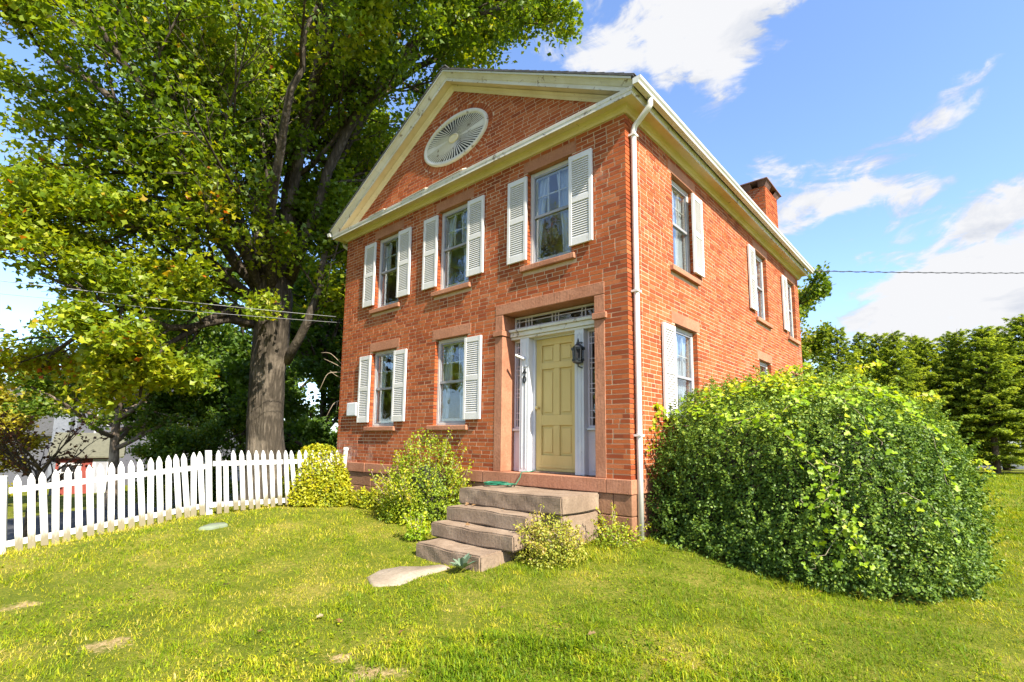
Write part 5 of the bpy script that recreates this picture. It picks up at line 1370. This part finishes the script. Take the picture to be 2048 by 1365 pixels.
# grey leaved rosette before the steps
rp = hit_ground(925, 1146); g = np.random.default_rng(8)
an = np.linspace(0, 6.28, 17)[:-1]; el = g.uniform(.25, 1.1, 16); R_ = .10
cc = np.stack([rp[0]+np.cos(an)*R_*np.cos(el)*.9, rp[1]+np.sin(an)*R_*np.cos(el)*.9, rp[2]+.03+R_*np.sin(el)*1.1], 1)
ax = np.stack([np.cos(an)*np.cos(el), np.sin(an)*np.cos(el), np.sin(el)], 1); nm = np.stack([-np.cos(an)*np.sin(el), -np.sin(an)*np.sin(el), np.cos(el)], 1)
tag(link('grey_rosette', leaf_mesh('grey_rosette', cc, nm, g.uniform(.12, .19, 16), g.random(16), g, 'oval', .42, axis=ax*6, fold=.08), None, MATS['leaf_grey']), 'grey green rosette plant in front of the bottom step', 'plant')

# ------------------------------------------------------------------ hemlock hedge
def hemlock(seed, H, R, skirt):
    g = np.random.default_rng(seed); w = MB(); C_, N_, A_, S_, Tn = [], [], [], [], []
    w.tube([(0, 0, -.2), (.03, 0, H*.4), (0, .03, H*.8), (0, 0, H), (.05, .02, H+.25)], [.14, .11, .05, .012, .004], 8)
    nb_ = 150
    for i in range(nb_):
        f = (i+.5)/nb_; z = skirt+(H-skirt)*f**.95; an = i*2.39996+g.random()*.4
        L = R*(1-f)**.80*(.50+.7*g.random())+.10+.20*(f > .93)*g.random()
        d = np.array([math.cos(an), math.sin(an), .30+.5*f]); n = 9; t = np.linspace(0, 1, n)[:, None]
        pts = np.array([0, 0, z])+d*L*t+np.array([0, 0, -1.0])*(L*.30*(1-f*.5))*t**2
        w.tube(pts, list(np.linspace(.016, .004, n)), 4)
        m_ = int(14*L/.8)+7
        tt = g.uniform(.12, 1, m_); base_ = np.array([0, 0, z])+d*L*tt[:, None]+np.array([0, 0, -1.0])*(L*.30*(1-f*.5))*tt[:, None]**2
        side = np.where(np.arange(m_) % 2, 1, -1)[:, None]*np.array([-math.sin(an), math.cos(an), 0])
        tw = (d*np.array([1, 1, .3]))*.7+side*(1.0-.5*tt[:, None])+g.normal(size=(m_, 3))*.15; tw = unit_rows(tw); tl = (.40*(1.15-tt)*min(1, L)+.05)
        q = 8
        s = np.linspace(.12, 1, q)
        P_ = base_[:, None]+tw[:, None]*(tl[:, None]*s)[:, :, None]+np.array([0, 0, -.30])*(tl[:, None]*s**2)[:, :, None]
        ax_ = np.repeat(tw[:, None], q, 1)+g.normal(size=(m_, q, 3))*.45
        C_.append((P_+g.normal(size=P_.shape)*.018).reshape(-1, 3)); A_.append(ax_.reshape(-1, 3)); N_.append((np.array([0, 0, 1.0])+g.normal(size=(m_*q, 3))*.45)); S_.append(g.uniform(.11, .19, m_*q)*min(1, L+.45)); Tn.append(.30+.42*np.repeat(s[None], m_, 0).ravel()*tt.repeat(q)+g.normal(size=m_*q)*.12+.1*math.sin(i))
    C_, N_, A_, S_, Tn = map(np.concatenate, (C_, N_, A_, S_, Tn))
    root = empty('hemlock_tree'); w.build('trunk', BD, root, smooth=True)
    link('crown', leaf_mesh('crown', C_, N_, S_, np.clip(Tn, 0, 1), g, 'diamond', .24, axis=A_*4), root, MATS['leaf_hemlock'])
    print('hemlock', len(C_)); return root
protos = [hemlock(61, 6.0, 2.35, .3), hemlock(62, 6.4, 2.2, .3), hemlock(63, 6.2, 2.6, 1.45)]
hl = ['hemlock at the house end of the hedge row', 'second hemlock of the hedge row, with a thin pointed top', 'third hemlock of the hedge row counted from the house', 'fourth hemlock of the hedge row, feathery twin top', 'fifth hemlock of the hedge row counted from the house', 'sixth hemlock of the hedge row counted from the house', 'hemlock near the right edge with bare trunk showing under dark skirt', 'rightmost hemlock at the edge of the frame', 'hemlock beyond the right frame edge']
spots = [(1615, 23.5, 0, .84), (1690, 21.5, 1, .95), (1775, 22.5, 0, 1.0), (1805, 20.5, 1, .88), (1868, 21.0, 0, .91), (1935, 20.5, 1, .88), (1990, 19.6, 2, .90), (2075, 19.5, 2, .97), (2170, 19.0, 0, 1.0)]
hl += ['tall hemlock rising behind the second and third of the hedge row', 'tall hemlock rising behind the fourth and fifth of the hedge row', 'tall hemlock rising behind the sixth of the hedge row', 'tall hemlock rising behind the right end of the hedge row']
spots += [(1735, 25.5, 1, 1.06), (1845, 25, 0, 1.08), (1915, 24.5, 1, 1.0), (2010, 24.5, 0, 1.12)]
used = set()
for (px, dp, pi, sc_), lab in zip(spots, hl):
    x, y = gp(px, dp)
    if pi in used:
        root = protos[pi].copy(); COL.objects.link(root)
        for chd in protos[pi].children:
            q = chd.copy(); COL.objects.link(q); q.parent = root
    else: root = protos[pi]; used.add(pi)
    root.location = (x, y, gz(x, y)); root.scale = (sc_, sc_, sc_); root.rotation_euler = (0, 0, px*.37)
    tag(root, lab, 'tree', 'hemlocks of the hedge')
tree('broadleaf_tree', 'dark leafy tree top peeping over the hedge at the right edge', gp(2050, 40), 9.5, 3.2, 71, LB, BD, .22, 24, (6, 5, 4), .2, .3)

# ------------------------------------------------------------------ neighbouring buildings
def rot_frame(origin, yaw):
    c, s = math.cos(yaw), math.sin(yaw)
    return lambda u, v, z: (origin[0]+c*u-s*v, origin[1]+s*u+c*v, z)
def fbox(Fm, u0, u1, v0, v1, z0, z1): return MB().hexa([Fm(u0, v0, z0), Fm(u1, v0, z0), Fm(u1, v1, z0), Fm(u0, v1, z0), Fm(u0, v0, z1), Fm(u1, v0, z1), Fm(u1, v1, z1), Fm(u0, v1, z1)])
def gable_roof(Fm, u0, u1, v0, v1, z0, zr, ov, t, axis):
    out = []
    if axis == 'v':      # ridge along v
        mid = (u0+u1)/2
        for a, s in ((u0-ov, 1), (u1+ov, -1)):
            ze = z0-(zr-z0)*ov/((u1-u0)/2)
            out.append(MB().hexa([Fm(a, v0-ov, ze), Fm(mid, v0-ov, zr), Fm(mid, v1+ov, zr), Fm(a, v1+ov, ze), Fm(a, v0-ov, ze+t), Fm(mid, v0-ov, zr+t), Fm(mid, v1+ov, zr+t), Fm(a, v1+ov, ze+t)]))
    else:
        mid = (v0+v1)/2
        for a in (v0-ov, v1+ov):
            ze = z0-(zr-z0)*ov/((v1-v0)/2)
            out.append(MB().hexa([Fm(u0-ov, a, ze), Fm(u0-ov, mid, zr), Fm(u1+ov, mid, zr), Fm(u1+ov, a, ze), Fm(u0-ov, a, ze+t), Fm(u0-ov, mid, zr+t), Fm(u1+ov, mid, zr+t), Fm(u1+ov, a, ze+t)]))
    return out
def fwindow(Fm, u, v, nrm_v, z, w, h, parent, glassmat='dark_interior'):
    """window in a wall v = const facing nrm_v (or u = const when nrm_v is 'u')"""
    t = .12
    if nrm_v == 'u': B_ = lambda a0, a1, d0, d1, z0, z1: fbox(Fm, u+d0, u+d1, v+a0, v+a1, z0, z1)
    else: B_ = lambda a0, a1, d0, d1, z0, z1: fbox(Fm, u+a0, u+a1, v-d1, v-d0, z0, z1)
    f = MB()
    for q in ((-w/2-t, -w/2, 0, .06, z, z+h), (w/2, w/2+t, 0, .06, z, z+h), (-w/2-t, w/2+t, 0, .07, z+h, z+h+t), (-w/2-t, w/2+t, 0, .09, z-.1, z), (-w/2, w/2, .0, .05, z+h/2-.03, z+h/2+.03)):
        b = B_(*q); f.add(b.v, b.f)
    o = f.build('window', MATS['shutter_white'], parent)
    for z0, z1 in ((z, z+h/2-.03), (z+h/2+.03, z+h)): B_(-w/2, w/2, .005, .02, z0, z1).build('pane', MATS[glassmat], o)
# red shed: corner nearest the camera at px 100
so = at(100, 985, 29); zb = gz(so[0], so[1])-.2
yaw = math.atan2(RT[1], RT[0])+.62
Fm = rot_frame((so[0], so[1]), yaw)     # u along the eave wall to the right, v away; gable wall at u = 0
shed = empty('red_shed', (so[0], so[1], zb)); tag(shed, 'small red building with olive shingled roof behind the fence', 'shed')
zt_ = -.62
fbox(Fm, 0, 2.9, 0, 5.2, zb, zt_).build('wall', MATS['red_siding'], shed)
MB().add([Fm(-.005, 0, zt_), Fm(-.005, 5.2, zt_), Fm(-.005, 2.6, zt_+1.25)], [(0, 2, 1)]).build('gable_wall', MATS['red_siding'], shed)
for b in gable_roof(Fm, 0, 2.9, 0, 5.2, zt_, zt_+1.25, .30, .08, 'u'): b.build('roof_slope', MATS['olive_roof'], shed)
fbox(Fm, -.05, .10, -.04, .0, zb, zt_-.1).build('corner_board', MATS['white_masonry'], shed)
fwindow(Fm, .75, 0, 'v', zb+1.05, .75, .85, shed)
fbox(Fm, 1.75, 2.55, -.05, .0, zb+.1, zt_-.22).build('door_frame', MATS['shutter_white'], shed); fbox(Fm, 1.87, 2.43, -.06, -.051, zb+.12, zt_-.35).build('door', MATS['storm_frame'], shed)
fwindow(Fm, 0, 1.6, 'u', zb+1.0, .01, .01, shed) if False else None
# grey clapboard house farther back
go = at(137, 985, 36); zb = gz(go[0], go[1])-.3
Fm = rot_frame((go[0], go[1]), math.atan2(RT[1], RT[0])+.18)
gh = empty('grey_house', (go[0], go[1], zb)); tag(gh, 'large grey clapboard house half hidden behind the trees', 'house')
fbox(Fm, 0, 10.5, 0, 8, zb, 5.2).build('wall', MATS['grey_clapboard'], gh)
for b in gable_roof(Fm, 0, 10.5, 0, 8, 5.2, 8.0, .4, .12, 'u'): b.build('roof_slope', MATS['grey_roof'], gh)
fbox(Fm, -.1, .08, -.05, .0, zb, 5.2).build('corner_board', MATS['white_masonry'], gh)
fwindow(Fm, 2.2, 0, 'v', zb+1.75, .75, 1.5, gh); fwindow(Fm, 5.4, 0, 'v', zb+1.75, .75, 1.5, gh); fwindow(Fm, 2.2, 0, 'v', zb+4.7, .75, 1.5, gh); fwindow(Fm, 5.4, 0, 'v', zb+4.7, .75, 1.5, gh)
fbox(Fm, -7, -.12, .6, 6.5, zb, 0.9).build('wing_wall', MATS['grey_clapboard'], gh)
for b in gable_roof(Fm, -7, -.12, .6, 6.5, .9, 4.4, .35, .12, 'u'): b.build('roof_slope', MATS['grey_roof'], gh)
fbox(Fm, -1.25, -.2, -.35, .55, zb, 5.6).build('chimney', MATS['white_masonry'], gh, bevel=.03)
fbox(Fm, -1.35, -.1, -.45, .65, 5.6, 5.8).build('chimney_cap', MATS['white_masonry'], gh)
fbox(Fm, 1.2, 1.32, -.08, .0, zb, 4.6).build('downspout', MATS['shutter_white'], gh)
# low pale wall beyond the hedge, seen under the right hemlock
q0, q1 = at(1890, 915, 33), at(2200, 915, 30)
wl = MB(); wl.bar((q0[0], q0[1], gz(q0[0], q0[1])+.2), (q1[0], q1[1], gz(q1[0], q1[1])+.2), .25, .5)
tag(wl.build('garden_wall', MATS['white_masonry'], None, bevel=.02), 'low pale garden wall glimpsed under the hedge at right', 'wall')

# ------------------------------------------------------------------ wires, dead vine
def cable(name, a, b, sag, r_, mat, label, twist=False):
    a, b = np.array(a), np.array(b); n = 40; pts = [a+(b-a)*t-np.array([0, 0, sag*4*t*(1-t)]) for t in np.linspace(0, 1, n)]
    mb = MB(); mb.tube(pts, r_, 6)
    if twist:
        n2 = 200
        mb.tube([a+(b-a)*t-np.array([0, 0, sag*4*t*(1-t)])+.016*np.array([0, math.cos(t*260), math.sin(t*260)]) for t in np.linspace(0, 1, n2)], r_, 5)
    tag(mb.build(name, mat, None, smooth=True), label, 'wire')
ext = lambda p, q, k: tuple(np.array(q)+(np.array(q)-np.array(p))*k)
a1 = at(672, 634, 11.9); b1 = at(80, 566, 8.8); cable('overhead_wire', a1, ext(a1, b1, .6), .05, .0065, MATS['wire_pale'], 'upper pale overhead wire crossing in front of the maple trunk')
a1 = at(684, 646, 11.9); b1 = at(90, 591, 8.8); cable('overhead_wire', a1, ext(a1, b1, .6), .05, .005, MATS['wire_pale'], 'lower thin overhead wire crossing in front of the maple trunk')
a1 = np.array([7.40, 9.40, 5.07]); b1 = at(2048, 541, 17); cable('overhead_wire', a1, ext(a1, b1, 1.5), .10, .010, MATS['wire_dark'], 'dark twisted cable running right from the rear eave', True)
dv = MB(); g = np.random.default_rng(14)
for (px0, py0, px1, py1, px2, py2) in ((690, 735, 660, 705, 642, 706), (690, 740, 670, 728, 648, 718), (690, 745, 655, 745, 638, 783), (688, 800, 668, 805, 652, 835), (688, 805, 675, 800, 672, 828), (690, 790, 680, 770, 677, 775), (692, 760, 672, 752, 660, 742)):
    q = [at(px0, py0, 11.55), at((px0+px1)/2, (py0+py1)/2, 11.5), at(px1, py1, 11.45), at((px1+px2)/2, (py1+py2)/2, 11.4), at(px2, py2, 11.4)]
    dv.tube(Tree(2).smooth(q, 12), [.010-.0006*k for k in range(12)], 5)
dv.tube([(-.03, .25, -.7), (-.04, .2, .6), (-.03, .15, 1.6), (-.03, .2, 2.4)], [.02, .016, .012, .006], 6)
tag(dv.build('dead_vine', MATS['dry_vine'], None, smooth=True), 'dead bare vine stems curling off the left house corner', 'vine')

# ------------------------------------------------------------------ grass
gG = np.random.default_rng(42)
def scatter(n, rmin, rmax, a0, a1, pw):
    u = gG.random(n); e = 2-pw
    r_ = (rmin**e+u*(rmax**e-rmin**e))**(1/e); a = gG.uniform(a0, a1, n)
    base_a = math.atan2(FW[1], FW[0])
    return CAM[0]+r_*np.cos(base_a+a), CAM[1]+r_*np.sin(base_a+a), r_
x, y, r_ = scatter(470000, 1.6, 15, -1.0, 1.02, 1.45)
x2, y2, r2 = scatter(75000, 11, 28, -1.0, -.45, 1.1)
x, y, r_ = np.r_[x, x2], np.r_[y, y2], np.r_[r_, r2]
ok = ~((x > -.05) & (x < 7.05) & (y > -.05) & (y < 9.4))
ok &= ~((x > 4.8) & (x < 6.55) & (y > -.85) & (y < 0)) & ~((x > 4.9) & (x < 6.28) & (y > -1.4) & (y < 0)) & ~((x > 4.99) & (x < 6.13) & (y > -1.77) & (y < 0))
ok &= (((np.abs((x-BC[0])/BA[0])**2.5+np.abs((y-BC[1])/BA[1])**2.5) > .93) | (x < 7.1))
ok &= (x > .2) | (gG.random(len(x)) < .25)
ok &= x > -8
fp = np.array(flag_pts); fc = fp.mean(0)
def in_poly(x, y, poly):
    ins = np.zeros(len(x), bool); j = len(poly)-1
    for i in range(len(poly)):
        xi, yi = poly[i]; xj, yj = poly[j]
        cnd = ((yi > y) != (yj > y)) & (x < (xj-xi)*(y-yi)/(yj-yi+1e-12)+xi); ins ^= cnd; j = i
    return ins
ok &= ~in_poly(x, y, fc+(fp-fc)*.86) & ~in_poly(x, y, np.array(slab_pts))
x, y, r_ = x[ok], y[ok], r_[ok]
dm = dirt(x, y); q2 = np.c_[x, y, 0*x]
dry = np.clip(.48+.35*dm+.5*vnoise(q2, 1.6, 4)+.5*vnoise(q2, 6.5, 5)+.3*vnoise(q2, 17, 6)+.46*np.clip((5.2-x)/4, -.8, 1), 0, 1)
kk = (gG.random(len(x)) > dm*1.1) & (gG.random(len(x)) > .42*dry)
x, y, r_, dry = x[kk], y[kk], r_[kk], dry[kk]
n = len(x); z = ground_z(x, y)
far = np.clip(r_/6, 1, 3.0)
hgt = gG.uniform(.018, .058, n)*(1+.35*vnoise(np.c_[x, y, 0*x], 3, 9)+.55*np.clip(vnoise(np.c_[x, y, 0*x], 11, 19), -.6, 1.2))*(1-.3*dry)*np.sqrt(far)
# taller growth by steps, fence and bush
near_fence = np.exp(-((x-1.45)/.16)**2)*(y < -.6); near_step = np.exp(-(((x-6.75)/.55)**2+((y+.75)/.6)**2)); nb_d = np.abs((x-BC[0])/BA[0])**2.5+np.abs((y-BC[1])/BA[1])**2.5
near_bush = np.exp(-((nb_d-1)/.25)**2)
hgt *= 1+1.4*near_fence*gG.random(n)+2.6*near_step*gG.random(n)**2+.9*near_bush*gG.random(n)
wid = gG.uniform(.0036, .0072, n)*far*(1+1.2*(gG.random(n) < .10))
an = gG.uniform(0, 6.28, n); lean = gG.uniform(.15, 1.5, n)
dirv = np.stack([np.cos(an), np.sin(an), np.zeros(n)], 1); sd = np.stack([-np.sin(an), np.cos(an), np.zeros(n)], 1)
b0_ = np.stack([x, y, z-.004], 1); up = np.array([0, 0, 1.0])
mid_ = b0_+up*(hgt*.6)[:, None]+dirv*(hgt*lean*.35)[:, None]; tip = b0_+up*(hgt*(1-.25*lean))[:, None]+dirv*(hgt*lean)[:, None]
Vg = np.stack([b0_-sd*wid[:, None]/2, b0_+sd*wid[:, None]/2, mid_+sd*wid[:, None]*.42, mid_-sd*wid[:, None]*.42, tip], 1)
i0 = np.arange(n)[:, None]*5; nearb = i0[r_ < 4.1]; farb = i0[r_ >= 4.1]
Fg = np.concatenate([nearb+np.array([[0, 1, 2]]), nearb+np.array([[0, 2, 3]]), nearb+np.array([[3, 2, 4]]), farb+np.array([[0, 1, 4]])], 0)
tg = .33+.55*(dry-.35)+gG.normal(size=n)*.15+.14*vnoise(np.c_[x, y, 0*x], 9, 29)
tint = np.repeat(np.clip(tg, 0, 1), 5)
tag(link('grass', np_mesh('grass', Vg.reshape(-1, 3), Fg, {'tint': tint}), None, MATS['grass_blade']), 'short patchy green and straw coloured lawn grass', 'grass', kind='stuff')
print('grass blades', n)
# clover and broad weeds low in the turf
x, y, r_ = scatter(30000, 1.8, 9, -1.0, 1.02, 1.3)
ok = ~((x > -.05) & (x < 7.05) & (y > -.05)) & ~((x > 4.8) & (x < 6.6) & (y > -1.8)) & ((np.abs((x-BC[0])/BA[0])**2.8+np.abs((y-BC[1])/BA[1])**2.8) > 1) & (x > 1.3) & ~in_poly(x, y, np.array(flag_pts)) & (vnoise(np.c_[x, y, 0*x], 5, 23) > .15) & (dirt(x, y) < .3)
x, y = x[ok], y[ok]; n = len(x)
c = np.stack([x, y, ground_z(x, y)+gG.uniform(.012, .034, n)], 1)
tag(link('clover', leaf_mesh('clover', c, np.array([0, 0, 1.0])+gG.normal(size=(n, 3))*.35, gG.uniform(.012, .026, n), np.clip(gG.normal(.2, .16, n), 0, 1), gG, 'diamond', .9), None, MATS['grass_blade']), 'low clover and broad leaved weeds growing in the lawn', 'clover', kind='stuff')
# fallen leaves
lp_ = [(571, 1143, 0), (679, 1250, 1), (802, 1272, 0), (1183, 1276, 1), (450, 1176, 1), (1484, 1247, 0), (1400, 1262, 0), (520, 1270, 0), (1005, 1222, 0), (640, 1240, 1), (122, 1258, 0), (1640, 1190, 0), (300, 1180, 0), (1330, 1330, 0)]
lt_ = ['to the left of the flagstone', 'standing pale and curled below the flagstone', 'below the right end of the flagstone', 'midway between flagstone and bush', 'on the left lawn between fence and flagstone', 'nearest the front of the huge bush', 'left of the one by the huge bush', 'on the left lawn near the bare dirt patch', 'below the bottom step', 'beside the pale curled one below the flagstone', 'farthest left on the lawn', 'close under the edge of the huge bush', 'in front of the left fence section', 'nearest the camera in the right foreground']
for (px, py, big), where in zip(lp_, lt_):
    h = hit_ground(px, py); g = np.random.default_rng(px)
    me = leaf_mesh('fallen_leaf', np.array([[h[0], h[1], gz(h[0], h[1])+.032]]), np.array([[.25*g.normal(), .25*g.normal(), 1]]), np.array([.062 if big else .045]), np.array([g.random()]), g, 'maple')
    tag(link('fallen_leaf', me, None, MATS['leaf_dry']), 'dry leaf on the lawn '+where, 'leaf', 'fallen leaves on the lawn')
for dx_, dy_, where in ((5.05, -.93, 'leftmost on the second step'), (5.2, -.95, 'second from left on the second step'), (5.75, -.96, 'rightmost on the second step'), (5.45, -1.3, 'alone on the third step')):
    g = np.random.default_rng(int(dx_*100)); zz = -.40 if dy_ > -1.1 else -.585
    me = leaf_mesh('fallen_leaf', np.array([[dx_, dy_, zz+.012]]), np.array([[.5*g.normal(), .5*g.normal(), 1]]), np.array([.06]), np.array([.2]), g, 'maple')
    tag(link('fallen_leaf', me, None, MATS['leaf_dry']), 'curled brown leaf lying '+where, 'leaf', 'fallen leaves on the steps')
